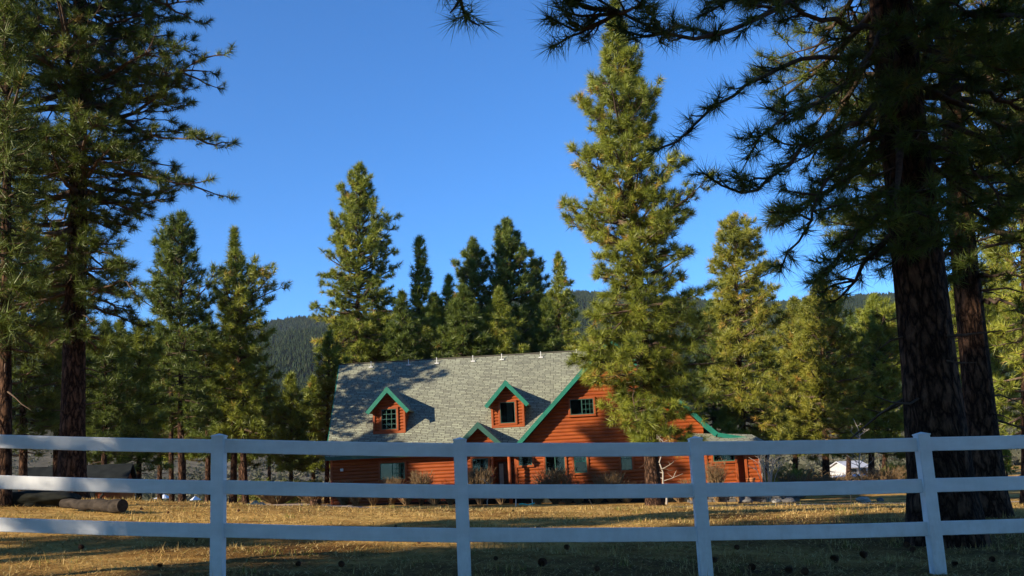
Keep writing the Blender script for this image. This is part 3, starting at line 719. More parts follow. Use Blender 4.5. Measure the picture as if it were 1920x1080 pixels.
for i in range(5):
    a, b_ = posts[i] - FO, posts[i + 1] - FO; t = (b_ - a); t[2] = 0; t /= np.linalg.norm(t); nrm = np.array([-t[1], t[0], 0])
    for d_ in drop:
        A = a + t * PD * .48; B = b_ - t * PD * .48; A = A - [0, 0, d_]; B = B - [0, 0, d_]
        sag = .006; m = MB(); bm = bmesh.new(); n = 6; rings = []
        th = .038
        prof = [(-th / 2, -RH / 2 + .006), (-th / 2 + .006, -RH / 2), (th / 2 - .006, -RH / 2), (th / 2, -RH / 2 + .006), (th / 2, RH / 2 - .006), (th / 2 - .006, RH / 2), (-th / 2 + .006, RH / 2), (-th / 2, RH / 2 - .006)]
        for k in range(n + 1):
            u = k / n; c = A + (B - A) * u - np.array([0, 0, sag * 4 * u * (1 - u)])
            rings.append([bm.verts.new(c + nrm * q[0] + np.array([0, 0, q[1]])) for q in prof])
        for k in range(n):
            for j in range(8): bm.faces.new([rings[k][j], rings[k][(j + 1) % 8], rings[k + 1][(j + 1) % 8], rings[k + 1][j]])
        bmesh.ops.recalc_face_normals(bm, faces=bm.faces[:]); m.add_bm(bm); m.build('rail', M_VINYL, fence)

# ------------------------------------------------------------------ pines
FOL = dict(o=M_OLIVE, g=M_GREEN, a=M_AMBER)
# big pine at the left
c1 = lambda pts, dy=0: [at(a, b_, c_) for a, b_, c_ in pts]
k = px_tree(135, 927, 25.5, [(640, 10, 250), (560, -40, 270), (500, -60, 250), (430, -80, 200), (380, -120, 300), (330, -150, 420), (260, -160, 400), (180, -170, 380), (100, -170, 390), (0, -170, 370), (-150, -120, 330), (-400, -20, 260)], (150, -560), 46)
cust = [(c1([(147, 290, 25.50), (200, 310, 24.96), (260, 330, 24.44), (340, 345, 23.91), (400, 335, 23.69)]), 0.093, 1.56, .35, 5),
        (c1([(148, 180, 25.50), (230, 230, 24.96), (310, 265, 24.44), (395, 258, 23.91)]), 0.106, 1.69, .4, 6),
        (c1([(148, 60, 25.50), (220, 110, 24.96), (300, 150, 24.44), (384, 112, 24.01)]), 0.106, 1.82, .4, 6),
        (c1([(148, -80, 25.50), (230, -30, 24.96), (300, 10, 24.44), (375, 0, 24.01)]), 0.106, 1.82, .35, 6),
        (c1([(140, 330, 25.50), (90, 300, 24.44), (30, 330, 23.37), (-60, 300, 22.31)]), 0.093, 1.56, .3, 5),
        (c1([(138, 560, 25.50), (190, 545, 24.96), (235, 520, 24.44), (262, 570, 23.91)]), 0.053, 1.30, .3, 3),
        (c1([(138, 480, 25.50), (180, 470, 24.96), (220, 480, 24.44), (245, 497, 24.01)]), 0.053, 1.17, .3, 3)]
pine('pine_tree', 'tall dark pine with lit reddish trunk at the left, branches reaching over the sky', k['base'], k['H'], k['r0'], k['outline'], 'pines around the house', M_GREEN, 11,
     limbs=230, tuft=.235, needles=62, nw=.0125, sub=4, lean=k['lean'], droop=(-.45, .6), tw_sp=.29, tf_sp=.26, custom=cust, start=.14, dens=.95)

# two big trunks at the right
k = px_tree(1776, 1024, 13, [(520, 1540, 1800), (460, 1470, 1820), (400, 1440, 1860), (300, 1400, 1900), (200, 1380, 1960), (100, 1360, 2000), (0, 1330, 2050), (-200, 1300, 2100), (-600, 1350, 2050), (-1000, 1500, 1950)], (1505, -1900), 104)
k['r0'] = 104 / 2 / FPX * 13
cust = [(c1([(1690, -120, 13), (1540, -30, 11.5), (1440, 22, 10.5), (1340, 75, 9.8), (1240, 82, 9.4), (1165, 40, 9), (1105, 0, 8.7), (1080, -25, 8.6)]), .075, 1.0, .3, 16),
        (c1([(1690, 120, 13), (1560, 100, 12.3), (1450, 125, 11.6), (1370, 170, 11), (1320, 235, 10.6), (1262, 268, 10.3), (1225, 282, 10.1)]), .05, .5, .45, 2),
        (c1([(1680, 180, 13), (1560, 250, 12), (1480, 300, 11.6), (1420, 370, 11.2), (1360, 372, 10.9), (1320, 325, 10.7)]), .06, .8, .35, 6),
        (c1([(1690, 230, 13), (1600, 280, 12.4), (1540, 340, 12), (1520, 430, 11.6), (1480, 470, 11.3), (1462, 510, 11.2)]), .05, .7, .35, 5),
        (c1([(1690, 40, 13), (1590, 60, 12.2), (1480, 10, 11.5), (1380, -10, 11), (1310, 30, 10.6)]), .06, .8, .3, 6),
        (c1([(1690, 0, 13), (1600, 150, 11.5), (1540, 190, 11), (1480, 200, 10.6), (1420, 260, 10.3), (1400, 300, 10.2)]), .05, .8, .25, 6),
        (c1([(1735, 180, 13), (1800, 172, 13), (1860, 168, 13), (1920, 215, 13), (1990, 230, 13)]), .075, .8, .5, 4),
        (c1([(1735, 235, 13), (1780, 232, 12.6), (1850, 255, 12.2), (1900, 330, 11.9), (1960, 380, 11.7)]), .06, .9, .4, 5),
        (c1([(1735, 110, 13), (1800, 118, 12.4), (1870, 95, 12), (1940, 140, 11.6)]), .06, .9, .4, 5),
        (c1([(1740, 40, 13), (1830, 20, 12.2), (1900, 40, 11.6), (1990, 20, 11)]), .08, 1.1, .3, 7),
        (c1([(1760, 300, 13), (1810, 300, 12.5), (1850, 350, 12), (1900, 400, 11.7)]), .04, .7, .4, 4),
        (c1([(1690, 330, 13), (1640, 360, 12.6), (1610, 440, 12.3), (1590, 480, 12.2)]), .03, .5, .5, 3)]
pine('pine_tree', 'largest pine, thick furrowed brown trunk standing right behind the fence at the right', k['base'], k['H'], k['r0'], k['outline'], 'pines around the house', M_GREEN, 21,
     limbs=165, tuft=.235, needles=74, nw=.0078, sub=6, lean=k['lean'], droop=(-.7, .4), tw_sp=.21, tf_sp=.2, custom=cust, start=.2, dens=.9, dead=14, tips_up=.3)

k = px_tree(1856, 965, 17.5, [(540, 1700, 1900), (480, 1600, 1960), (420, 1560, 2000), (320, 1500, 2060), (200, 1470, 2100), (100, 1460, 2120), (0, 1460, 2120), (-200, 1500, 2050), (-500, 1600, 1900)], (1682, -700), 58)
cust = [(c1([(1830, 516, 17.5), (1860, 515, 17), (1910, 512, 16.6), (1960, 520, 16.4)]), .05, .7, .6, 2),
        (c1([(1835, 565, 17.5), (1870, 562, 17), (1900, 572, 16.7), (1960, 620, 16.4)]), .05, .7, .6, 3)]
pine('pine_tree', 'second pine with a thinner leaning dark trunk just right of the thickest trunk', k['base'], k['H'], k['r0'], k['outline'], 'pines around the house', M_GREEN, 22,
     limbs=125, tuft=.22, needles=60, nw=.010, sub=4, lean=k['lean'], droop=(-.5, .5), tw_sp=.24, tf_sp=.2, custom=cust, dens=.9, dead=12)

k = px_tree(1918, 905, 27, [(830, 1850, 2000), (740, 1840, 2020), (640, 1835, 2040), (540, 1840, 2060), (440, 1800, 2080), (300, 1760, 2080), (150, 1720, 2060), (0, 1740, 2040), (-150, 1800, 2000)], (1900, -330), 20)
pine('pine_tree', 'sunlit olive pine with a red trunk cut by the right edge of the picture', k['base'], k['H'], k['r0'], k['outline'], 'pines around the house', M_OLIVE, 23,
     limbs=170, tuft=.24, needles=34, nw=.016, lean=k['lean'], tw_sp=.26, tf_sp=.22, warm=.12)

# centre tree in front of the house gable
k = px_tree(1228, 948, 44, [(835, 1180, 1330), (780, 1140, 1300), (700, 1085, 1335), (640, 1090, 1345), (560, 1110, 1330), (500, 1120, 1300), (450, 1060, 1300), (420, 1062, 1312), (350, 1060, 1290), (330, 1055, 1275), (260, 1085, 1215), (215, 1048, 1240), (180, 1105, 1225), (120, 1118, 1200), (70, 1128, 1172)], (1148, 0), 27)
cust = [(c1([(1205, 560, 44), (1170, 600, 43.5), (1130, 640, 43), (1095, 690, 42.6)]), .05, 1.6, .15, 7), (c1([(1210, 600, 44), (1180, 650, 43), (1150, 690, 42.5), (1140, 705, 42.2)]), .05, 1.5, .15, 6), (c1([(1212, 640, 44), (1190, 700, 42.8), (1185, 760, 42.4), (1200, 800, 42.2)]), .05, 1.4, .15, 6), (c1([(1215, 640, 44), (1260, 690, 43), (1300, 740, 42.8), (1320, 790, 42.6)]), .05, 1.5, .15, 7), (c1([(1220, 700, 44), (1240, 760, 43), (1250, 810, 42.6), (1270, 850, 42.4)]), .05, 1.2, .15, 5), (c1([(1200, 520, 44), (1140, 570, 43), (1105, 620, 42.6)]), .05, 1.5, .15, 6)]
pine('pine_tree', 'tall full pine standing in front of the right half of the house', k['base'], k['H'], k['r0'], k['outline'], 'pines around the house', M_OLIVE, 31,
     limbs=290, tuft=.36, needles=54, nw=.021, sub=3, dens=.85, lean=k['lean'], droop=(-.45, .9), tw_sp=.36, tf_sp=.36, warm=.06, dead=4, custom=cust)

spec = [
 # px, base, Y, rows, top, trunk, fol, seed, limbs, label, extra
 (342, 925, 52, [(800, 290, 400), (700, 280, 410), (600, 262, 400), (540, 265, 402), (500, 280, 385), (470, 285, 360), (430, 300, 372)], (341, 397), 13, 'g', 41, 120, 'slender dark pine left of the spire-topped one, its trunk straight and bare below', {}),
 (323, 925, 55, [(700, 290, 350), (600, 285, 350), (520, 290, 345), (470, 295, 335)], (318, 420), 9, 'g', 42, 60, 'thin pine whose dark trunk rises close left of the slender bare trunk', {}),
 (461, 922, 58, [(820, 400, 520), (740, 398, 522), (660, 400, 515), (600, 400, 505), (550, 410, 535), (520, 415, 522), (500, 425, 480), (470, 434, 452)], (441, 425), 12, 'o', 43, 150, 'pine with a narrow spire top between the slender pine and the mountain', {}),
 (437, 926, 62, [(800, 395, 470), (720, 400, 480), (640, 410, 470)], (440, 560), 13, 'g', 44, 50, 'shorter pine hidden behind the spire-topped pine', {}),
 (545, 915, 66, [(880, 510, 600), (820, 500, 590), (780, 515, 580), (740, 525, 565)], (547, 700), 8, 'o', 45, 70, 'small young pine left of the house in front of the mountain', {}),
 (612, 915, 62, [(850, 580, 640), (760, 585, 650), (700, 590, 655), (660, 600, 640)], (618, 620), 9, 'o', 46, 60, 'pale olive pine touching the left end of the house roof', {}),
 (665, 915, 72, [(690, 575, 770), (640, 590, 760), (590, 600, 752), (540, 600, 745), (490, 602, 742), (440, 622, 755), (400, 628, 715), (360, 640, 700), (330, 655, 695)], (676, 306), 13, 'o', 47, 170, 'tallest airy pine behind the left end of the roof', dict(dens=.8)),
 (785, 915, 74, [(690, 740, 850), (640, 750, 830), (590, 762, 815), (540, 765, 815), (500, 774, 806), (465, 776, 800)], (785, 442), 8, 'o', 48, 90, 'narrow pine with a pointed top right of the tallest airy one', {}),
 (840, 915, 76, [(690, 790, 890), (620, 805, 870), (560, 822, 856), (530, 830, 848)], (837, 515), 8, 'o', 49, 70, 'shortest pointed pine tip between the narrow pine and the dark group', {}),
 (888, 915, 80, [(690, 830, 950), (600, 850, 930), (560, 852, 925), (510, 856, 922), (480, 866, 910)], (889, 446), 9, 'g', 50, 110, 'dark pine with a flat-sided crown left of the tall dark leader', {}),
 (958, 915, 80, [(690, 890, 1030), (620, 905, 1025), (560, 915, 1022), (500, 920, 1015), (460, 926, 985), (430, 935, 970)], (951, 408), 12, 'g', 51, 150, 'broad tallest tree of the dark group behind the roof', {}),
 (1005, 915, 84, [(690, 960, 1060), (600, 970, 1040), (540, 985, 1028), (510, 992, 1020)], (1003, 485), 8, 'g', 52, 70, 'dark pine shouldering the right side of the broad dark one', {}),
 (1050, 915, 78, [(690, 985, 1110), (620, 1010, 1090), (560, 1022, 1078), (510, 1034, 1060)], (1044, 474), 8, 'o', 53, 90, 'pale tipped pine between the dark group and the tall centre pine', {}),
 (752, 915, 70, [(700, 700, 815), (650, 712, 800), (610, 728, 780), (580, 740, 765)], (753, 545), 8, 'g', 54, 90, 'low olive pine against the roof right of the tallest airy one', {}),
 (868, 915, 70, [(700, 800, 930), (650, 812, 920), (610, 828, 905), (580, 845, 890)], (866, 535), 9, 'g', 55, 110, 'low green pine just behind the middle of the roof', {}),
 (930, 915, 71, [(700, 880, 1000), (650, 890, 985), (610, 905, 965), (580, 918, 950)], (934, 540), 9, 'o', 75, 110, 'low olive pine in front of the dark group, behind the roof', {}),
 (1022, 915, 73, [(700, 975, 1075), (650, 985, 1060), (610, 1000, 1045)], (1020, 560), 8, 'g', 76, 100, 'low dark pine right of the dark group, just above the roof ridge', {}),
 (712, 915, 76, [(700, 650, 770), (650, 665, 760), (620, 690, 740)], (715, 575), 8, 'g', 77, 90, 'dark pine behind the foot of the tallest airy one', {}),
 (815, 915, 82, [(700, 770, 860), (640, 780, 850), (590, 795, 832)], (812, 548), 8, 'g', 78, 90, 'dark narrow pine between the narrow pine and the shortest tip', {}),
 (1395, 915, 58, [(830, 1330, 1465), (760, 1325, 1475), (700, 1330, 1465), (640, 1335, 1465), (560, 1340, 1470), (500, 1335, 1455), (460, 1328, 1440), (430, 1342, 1425)], (1377, 398), 15, 'a', 56, 150, 'amber tinted pine with a pale bare trunk right of the house', dict(tips_up=.35, droop=(-.3, .5))),
 (1340, 915, 64, [(800, 1290, 1400), (700, 1295, 1390), (620, 1300, 1370)], (1335, 560), 10, 'g', 57, 80, 'dark pine behind the flue pipe at the right of the house', {}),
 (1548, 905, 66, [(850, 1490, 1610), (760, 1475, 1625), (680, 1485, 1620), (620, 1500, 1600), (570, 1515, 1575)], (1540, 520), 14, 'a', 58, 150, 'bushy olive pine with a short reddish trunk between the amber pine and the thick trunk', {}),
 (1490, 905, 74, [(850, 1440, 1540), (760, 1435, 1550), (660, 1450, 1530), (600, 1465, 1515)], (1487, 555), 10, 'a', 59, 100, 'rounded pine filling the gap right of the amber pine', {}),
 (1630, 900, 70, [(850, 1580, 1700), (760, 1575, 1710), (660, 1590, 1700), (600, 1610, 1680)], (1640, 550), 12, 'o', 60, 130, 'dark lower pine immediately left of the thickest trunk', {}),
 (1655, 898, 84, [(840, 1630, 1710), (740, 1635, 1705), (650, 1650, 1690)], (1672, 590), 9, 'o', 61, 70, 'distant pine half hidden by the thickest trunk', {}),
 (1590, 900, 88, [(800, 1550, 1640), (700, 1555, 1635), (640, 1570, 1620)], (1595, 590), 9, 'g', 62, 70, 'distant dark pine above the white outbuilding', {}),
 (1437, 905, 90, [(840, 1400, 1480), (760, 1400, 1480), (690, 1415, 1465)], (1440, 620), 8, 'o', 63, 70, 'distant pine right behind the corner of the house', {}),
 (390, 925, 58, [(860, 350, 430), (760, 345, 440), (660, 355, 430)], (392, 590), 10, 'g', 64, 80, 'dark pine filling the gap left of the spire-topped pine', {}),
 (262, 925, 48, [(880, 215, 300), (800, 205, 320), (720, 215, 310), (650, 235, 300)], (262, 600), 10, 'o', 65, 90, 'low bushy pine between the big left trunk and the slender pine', {}),
 (196, 925, 46, [(850, 150, 240), (760, 150, 250), (680, 160, 240)], (198, 600), 11, 'g', 66, 90, 'shaded pine close to the right of the big left trunk', {}),
 (108, 927, 38, [(800, 50, 170), (700, 40, 170), (600, 50, 160)], (110, 430), 16, 'g', 67, 110, 'shaded pine with a red edged trunk left of the big left trunk', {}),
 (9, 938, 20, [(660, -110, 100), (520, -110, 90), (400, -110, 70), (250, -100, 60)], (5, -100), 24, 'g', 68, 120, 'very dark pine cut by the left edge of the picture', {}),
 (45, 930, 36, [(850, -20, 110), (760, -40, 120), (650, -40, 115), (540, -20, 100), (450, 0, 80)], (48, 330), 15, 'g', 80, 130, 'dense dark pine between the leftmost trunk and the red edged trunk', {}),
 (160, 924, 58, [(870, 110, 215), (780, 110, 220), (690, 125, 205)], (160, 610), 9, 'g', 81, 90, 'dark low pine directly behind the big left trunk', {}),
 (345, 920, 74, [(860, 300, 395), (790, 300, 400), (720, 315, 385)], (346, 650), 8, 'o', 82, 90, 'far olive pine behind the slender bare trunk', {}),
 (452, 920, 80, [(870, 405, 500), (800, 405, 500), (730, 420, 485)], (452, 660), 8, 'g', 83, 90, 'far dark pine low behind the spire-topped pine', {}),
 (588, 918, 78, [(880, 545, 625), (820, 550, 625), (760, 565, 615)], (590, 705), 8, 'o', 84, 80, 'short olive pine close to the left end of the house wall', {}),
 (1790, 900, 72, [(860, 1735, 1850), (780, 1740, 1845), (680, 1750, 1830), (600, 1765, 1815)], (1790, 520), 10, 'o', 85, 110, 'pine showing only at the edges of the second trunk', {}),
 (300, 922, 64, [(850, 265, 340), (760, 255, 350), (690, 270, 335)], (300, 630), 9, 'o', 71, 90, 'low olive pine seen between the slender pine and the low bushy one', {}),
 (410, 922, 70, [(850, 370, 450), (770, 365, 455), (700, 380, 440)], (412, 640), 9, 'g', 72, 80, 'low dark pine behind the gap between slender and spire-topped pines', {}),
 (225, 922, 60, [(850, 180, 270), (760, 175, 275), (680, 190, 260)], (226, 600), 9, 'o', 73, 90, 'olive pine behind the shaded pine right of the big left trunk', {}),
 (505, 918, 78, [(850, 470, 540), (780, 475, 540)], (503, 720), 7, 'g', 74, 60, 'small dark pine right of the spire-topped pine', {}),
 (1885, 895, 60, [(885, 1868, 1902), (865, 1872, 1898)], (1885, 840), 4, 'o', 69, 30, 'little sapling on the pale slope right of the thick trunks', dict(dead=0, tuft=.2)),
 (1860, 905, 50, [(800, 1790, 1930), (700, 1800, 1940), (600, 1810, 1930), (500, 1830, 1900)], (1865, 440), 12, 'o', 70, 130, 'olive pine seen between the second trunk and the right edge', {}),
]
for (px, bpy_, Y, rows, top, tw, fo, seed, nl, lab, ex) in spec:
    k = px_tree(px, bpy_, Y, rows, top, tw); s = Y / 44.
    a = dict(tuft=.27 + .08 * s, needles=36, nw=.022 * max(s, .6), tw_sp=.25 + .11 * s, tf_sp=.24 + .09 * s, dead=6, warm={'o': .03, 'g': 0, 'a': .06}[fo]); a.update(ex)
    pine('pine_tree', lab, k['base'], k['H'], k['r0'], k['outline'], 'pines around the house', FOL[fo], seed, limbs=int(nl * 1.15), sub=3, lean=k['lean'], **a)

# ------------------------------------------------------------------ pines outside the frame, left and behind: they shade the foreground
def plain(H, R, zb, seed, **kw):
    return pine('pine_tree', 'tall pine of the grove left of and behind the viewpoint', (0, 0, -50), H, .33, [(zb, R * .7, R * .7), (zb + H * .15, R, R), (H * .6, R * .8, R * .8), (H * .85, R * .4, R * .4), (H, .1, .1)],
                'grove pines beyond the frame', M_GREEN, seed, limbs=130, tuft=.45, needles=18, nw=.06, tw_sp=.5, tf_sp=.4, **kw)
pa = plain(21, 3.6, 3.2, 90); pb = plain(24, 4.2, 6.0, 91); pc = plain(20, 1.9, 5.5, 92); pd = plain(30, 3.4, 14.5, 93)
grove = [(-13, -2.5, 0, 1), (-18, -5, 1, 1), (-10, -6, 1, 1), (-24, -10, 0, 1), (-16, -12, 1, 1), (-36, -15, 1, 1), (-30, -13, 1, 1), (-3, -11, 1, 1), (-9, -14, 0, 1), (3.5, -5, 1, 1), (-27, -20, 0, 1), (10, -8, 0, 1), (8, -15, 1, 1),
         (-26, -10, 1, 1), (-17, -4.8, 1, 1), (-6, -.5, 1, 1), (4.6, -1.2, 1, 1), (-1, -5.5, 1, 1), (13, -2, 1, 1), (-17, .6, 2, 1), (-9.5, 5.2, 2, .55), (-16, 6.2, 2, .8),
         (-25, 37, 0, .62), (-27.5, 42, 0, .6), (-24, 32.5, 1, .78), (-23, 17.4, 3, 1)]
used = set()
for i, (x, y, kd, sc) in enumerate(grove):
    src = (pa, pb, pc, pd)[kd]
    o = src if kd not in used else copy_tree(src)
    used.add(kd); o.location = (x, y, gz(x, y) - .1); o.rotation_euler = (0, 0, i * 1.7); o.scale = (sc, sc, sc)

# hanging branch tip at the top of the picture: the end of a limb of a pine behind the viewpoint
b0 = np.array([-2.2, -3.0, gz(-2.2, -3.0)])
tip = [(np.array([-2.2, -3.0, 7.6])), np.array([-1.6, 0.5, 7.2]), np.array([-1.1, 3.2, 5.9]), at(820, -130, 5.2), at(845, -50, 5.5), at(862, 8, 5.7), at(874, 38, 5.8)]
pine('pine_tree', 'pine behind the viewpoint whose one low branch tip hangs in at the top centre', b0, 17, .3, [(9, 1.5, 1.5), (11, 3, 3), (15, 1.5, 1.5), (17, .1, .1)], 'pines around the house', M_GREEN, 95,
     limbs=40, tuft=.17, needles=60, nw=.005, tw_sp=.09, tf_sp=.2, custom=[(tip, .045, .22, .93, 0)], dead=0, wob=False)

# ------------------------------------------------------------------ distant forest on the mountain
def forest():
    g = np.random.default_rng(5); n = 140000
    Y = 520 + 1230 * g.random(n) ** .9; X = (g.random(n) * 1.35 - .62) * Y
    t = (Y - 520) / 400
    keep = g.random(n) < np.clip(.12 + t + .45 * np.sin(X * .01 + Y * .007) * np.sin(Y * .012), .03, 1)
    keep &= (np.abs(X / Y) < .62)
    X, Y = X[keep][:85000], Y[keep][:85000]; Z = hill_z(X, Y); n = len(X)
    h = g.uniform(5, 10, n); rad = h * g.uniform(.36, .5, n)
    # each tree: trunkless crown of three ragged tiers
    V = []; T = []; ang = g.random(n) * 6.28; tint = np.clip(g.normal(.42, .2, n), 0, .9)
    for tier, (za, zb_, rf) in enumerate(((.05, .55, 1.0), (.3, .8, .72), (.55, 1.05, .42))):
        for k in range(5):
            a0 = ang + k * 1.2566 + tier * .6; a1 = a0 + 1.2566
            j0 = rad * rf * g.uniform(.7, 1.15, n); 
            p0 = np.stack([X + np.cos(a0) * j0, Y + np.sin(a0) * j0, Z + h * (za + g.uniform(-.05, .05, n))], 1)
            p1 = np.stack([X + np.cos(a1) * j0, Y + np.sin(a1) * j0, Z + h * (za + g.uniform(-.05, .05, n))], 1)
            p2 = np.stack([X, Y, Z + h * zb_], 1)
            V.append(np.stack([p0, p1, p2], 1)); T.append(np.repeat((tint + g.normal(0, .08, n))[:, None], 3, 1))
    V = np.concatenate(V).reshape(-1, 3); T = np.concatenate(T).ravel()
    me = np_mesh('distant_forest', V, np.arange(len(V)), np.full(len(V) // 3, 3), T)
    fm = foliage_mat('far_needles', (.013, .022, .011), (.024, .036, .016), (.036, .050, .021), (.05, .055, .026), .92, 0.)
    tag(link('distant_forest', me, fm), 'distant conifer forest covering the mountain behind the trees', 'forest', kind='stuff')
forest()
def brush():
    g = np.random.default_rng(6); n = 5000
    Y = 125 + 260 * g.random(n) ** 1.3; X = (g.random(n) * 1.3 - .65) * Y; Z = np.maximum(hill_z(X, Y), .1); r = g.uniform(.5, 1.5, n)
    V = []; T = []; tint = np.clip(g.normal(.4, .22, n), 0, .95)
    for k in range(16):
        d = g.normal(size=(n, 3)); d[:, 2] = abs(d[:, 2]); d /= np.linalg.norm(d, axis=1, keepdims=True); c = np.stack([X, Y, Z], 1) + d * r[:, None] * g.uniform(.2, .9, (n, 1))
        for q in range(1): V.append(np.stack([c + g.normal(0, .35, (n, 3)) * r[:, None] for _ in range(3)], 1)); T.append(np.repeat((tint + g.normal(0, .1, n))[:, None], 3, 1))
    V = np.concatenate(V).reshape(-1, 3); T = np.concatenate(T).ravel()
    me = np_mesh('sagebrush', V, np.arange(len(V)), np.full(len(V) // 3, 3), T)
    fm = foliage_mat('sage', (.045, .05, .03), (.09, .09, .06), (.15, .14, .10), (.19, .16, .11), .92, 0.)
    tag(link('sagebrush', me, fm), 'grey sagebrush scattered over the far slope', 'brush', kind='stuff')
brush()

# ------------------------------------------------------------------ ground litter: straw blades
def straw():
    g = np.random.default_rng(8); n = 220000
    Y = 5.5 + 40 * g.random(n) ** 1.7; X = (g.random(n) * 1.24 - .62) * (Y + 1.5)
    Z = gz_arr(X, Y) + lumps(X, Y) * np.clip(1 - np.hypot(X, Y) / 90, 0, 1)
    cl = np.sin(X * 2.1 + np.sin(Y * 1.7)) * np.sin(Y * 2.7 + X) ; L = g.uniform(.03, .09, n) * (1 + .5 * np.clip(cl, 0, 1)) * (1 + Y / 40)
    a = g.random(n) * 6.28; el = g.uniform(.02, .5, n) ** 1.3
    d = np.stack([np.cos(a) * np.cos(el), np.sin(a) * np.cos(el), np.sin(el)], 1) * L[:, None]
    w = np.stack([-np.sin(a), np.cos(a), np.zeros(n)], 1) * (.0028 * (1 + Y / 9))[:, None]
    p = np.stack([X, Y, Z + .004], 1); V = np.stack([p - w, p + w, p + d], 1).reshape(-1, 3)
    t = np.repeat(np.clip(g.normal(.45, .25, n) + np.where(g.random(n) < .08, .5, 0), 0, 1), 3)
    tag(link('straw_litter', np_mesh('straw_litter', V, np.arange(len(V)), np.full(n, 3), t), M_STRAW), 'dry straw and fallen needles strewn over the yard', 'straw', kind='stuff')
straw()
def tall_grass():
    g = np.random.default_rng(18); n = 26000; k = 900
    cy = 7.5 + 22 * g.random(k) ** 1.4; cx = (g.random(k) * 1.24 - .62) * (cy + 1.5); id_ = g.integers(0, k, n); sp = g.uniform(.04, .22, k)[id_]
    X = cx[id_] + g.normal(0, 1, n) * sp; Y = cy[id_] + g.normal(0, 1, n) * sp; Z = gz_arr(X, Y) + lumps(X, Y); L = g.uniform(.04, .13, n) * g.uniform(.6, 1.2, k)[id_]
    a = g.random(n) * 6.28; el = g.uniform(.5, 1.5, n); d = np.stack([np.cos(a) * np.cos(el), np.sin(a) * np.cos(el), np.sin(el)], 1) * L[:, None]
    w = np.stack([-np.sin(a), np.cos(a), np.zeros(n)], 1) * (.0022 * (1 + Y / 12))[:, None]; p = np.stack([X, Y, Z], 1); V = np.stack([p - w, p + w, p + d], 1).reshape(-1, 3)
    t = np.repeat(np.clip(g.normal(.5, .2, n) + (g.random(k) < .25)[id_] * .45, 0, 1), 3)
    tag(link('grass_tufts', np_mesh('grass_tufts', V, np.arange(len(V)), np.full(n, 3), t), M_STRAW), 'sparse upright tufts of dry and green grass', 'grass', kind='stuff')
tall_grass()

# ------------------------------------------------------------------ paths and snow
def strip(name, pts, width, m, label, cat, dz=.02):
    pts = [np.array(p, float) for p in pts]; mb = MB(); n = len(pts); L = []; Rr = []
    for i, p in enumerate(pts):
        t = pts[min(i + 1, n - 1)] - pts[max(i - 1, 0)]; t[2] = 0; t /= np.linalg.norm(t); nn = np.array([-t[1], t[0], 0]); wd = width * (1 + .15 * math.sin(i * 2.3))
        for s, l in ((1, L), (-1, Rr)):
            q = p + nn * s * wd / 2; q[2] = gz(q[0], q[1]) + .03 + dz; l.append(q)
    for i in range(n - 1): mb.poly([Rr[i], Rr[i + 1], L[i + 1], L[i]])
    return tag(mb.build(name, m), label, cat, kind='structure')
strip('path', [(5 + i * 1.5, 36.0 + .5 * math.sin(i * .5) + .1 * i, 0) for i in range(22)], 1.7, M_PATH, 'pale gravel path crossing the lawn in front of the house', 'path')
strip('driveway', [(-15.5 + i * .6, 62 - i * 1.2, 0) for i in range(14)], 2.6, M_PATH, 'pale driveway beside the left end of the house', 'driveway')
def snow_patch(px, py, Y, rx, ry, seed):
    g = random.Random(seed); c = at(px, py, Y); z = float(max(hill_z(np.array(c[0]), np.array(c[1])), gz(c[0], c[1]) if Y < 110 else .1)) ; mb = MB(); pts = []
    n = 22
    for k in range(n):
        a = k / n * 6.283; r_ = 1 + .25 * math.sin(a * 3 + seed) + g.uniform(-.12, .12); pts.append((c[0] + rx * r_ * math.cos(a), c[1] + ry * r_ * math.sin(a)))
    zz = c[2]
    for k in range(n):
        a, b_ = pts[k], pts[(k + 1) % n]; mb.poly([(c[0], c[1], zz + .25), (a[0], a[1], zz - .2), (b_[0], b_[1], zz - .2)])
    return tag(mb.build('snow', M_SNOW, smooth=True), None, None, kind='structure')
snow_patch(1690, 889, 112, 4.5, 2, 1); snow_patch(1890, 890, 112, 8, 3, 2); snow_patch(308, 931, 112, .7, 2, 3); snow_patch(366, 934, 112, .4, 1.5, 4); snow_patch(1600, 893, 108, 6, 2, 5)

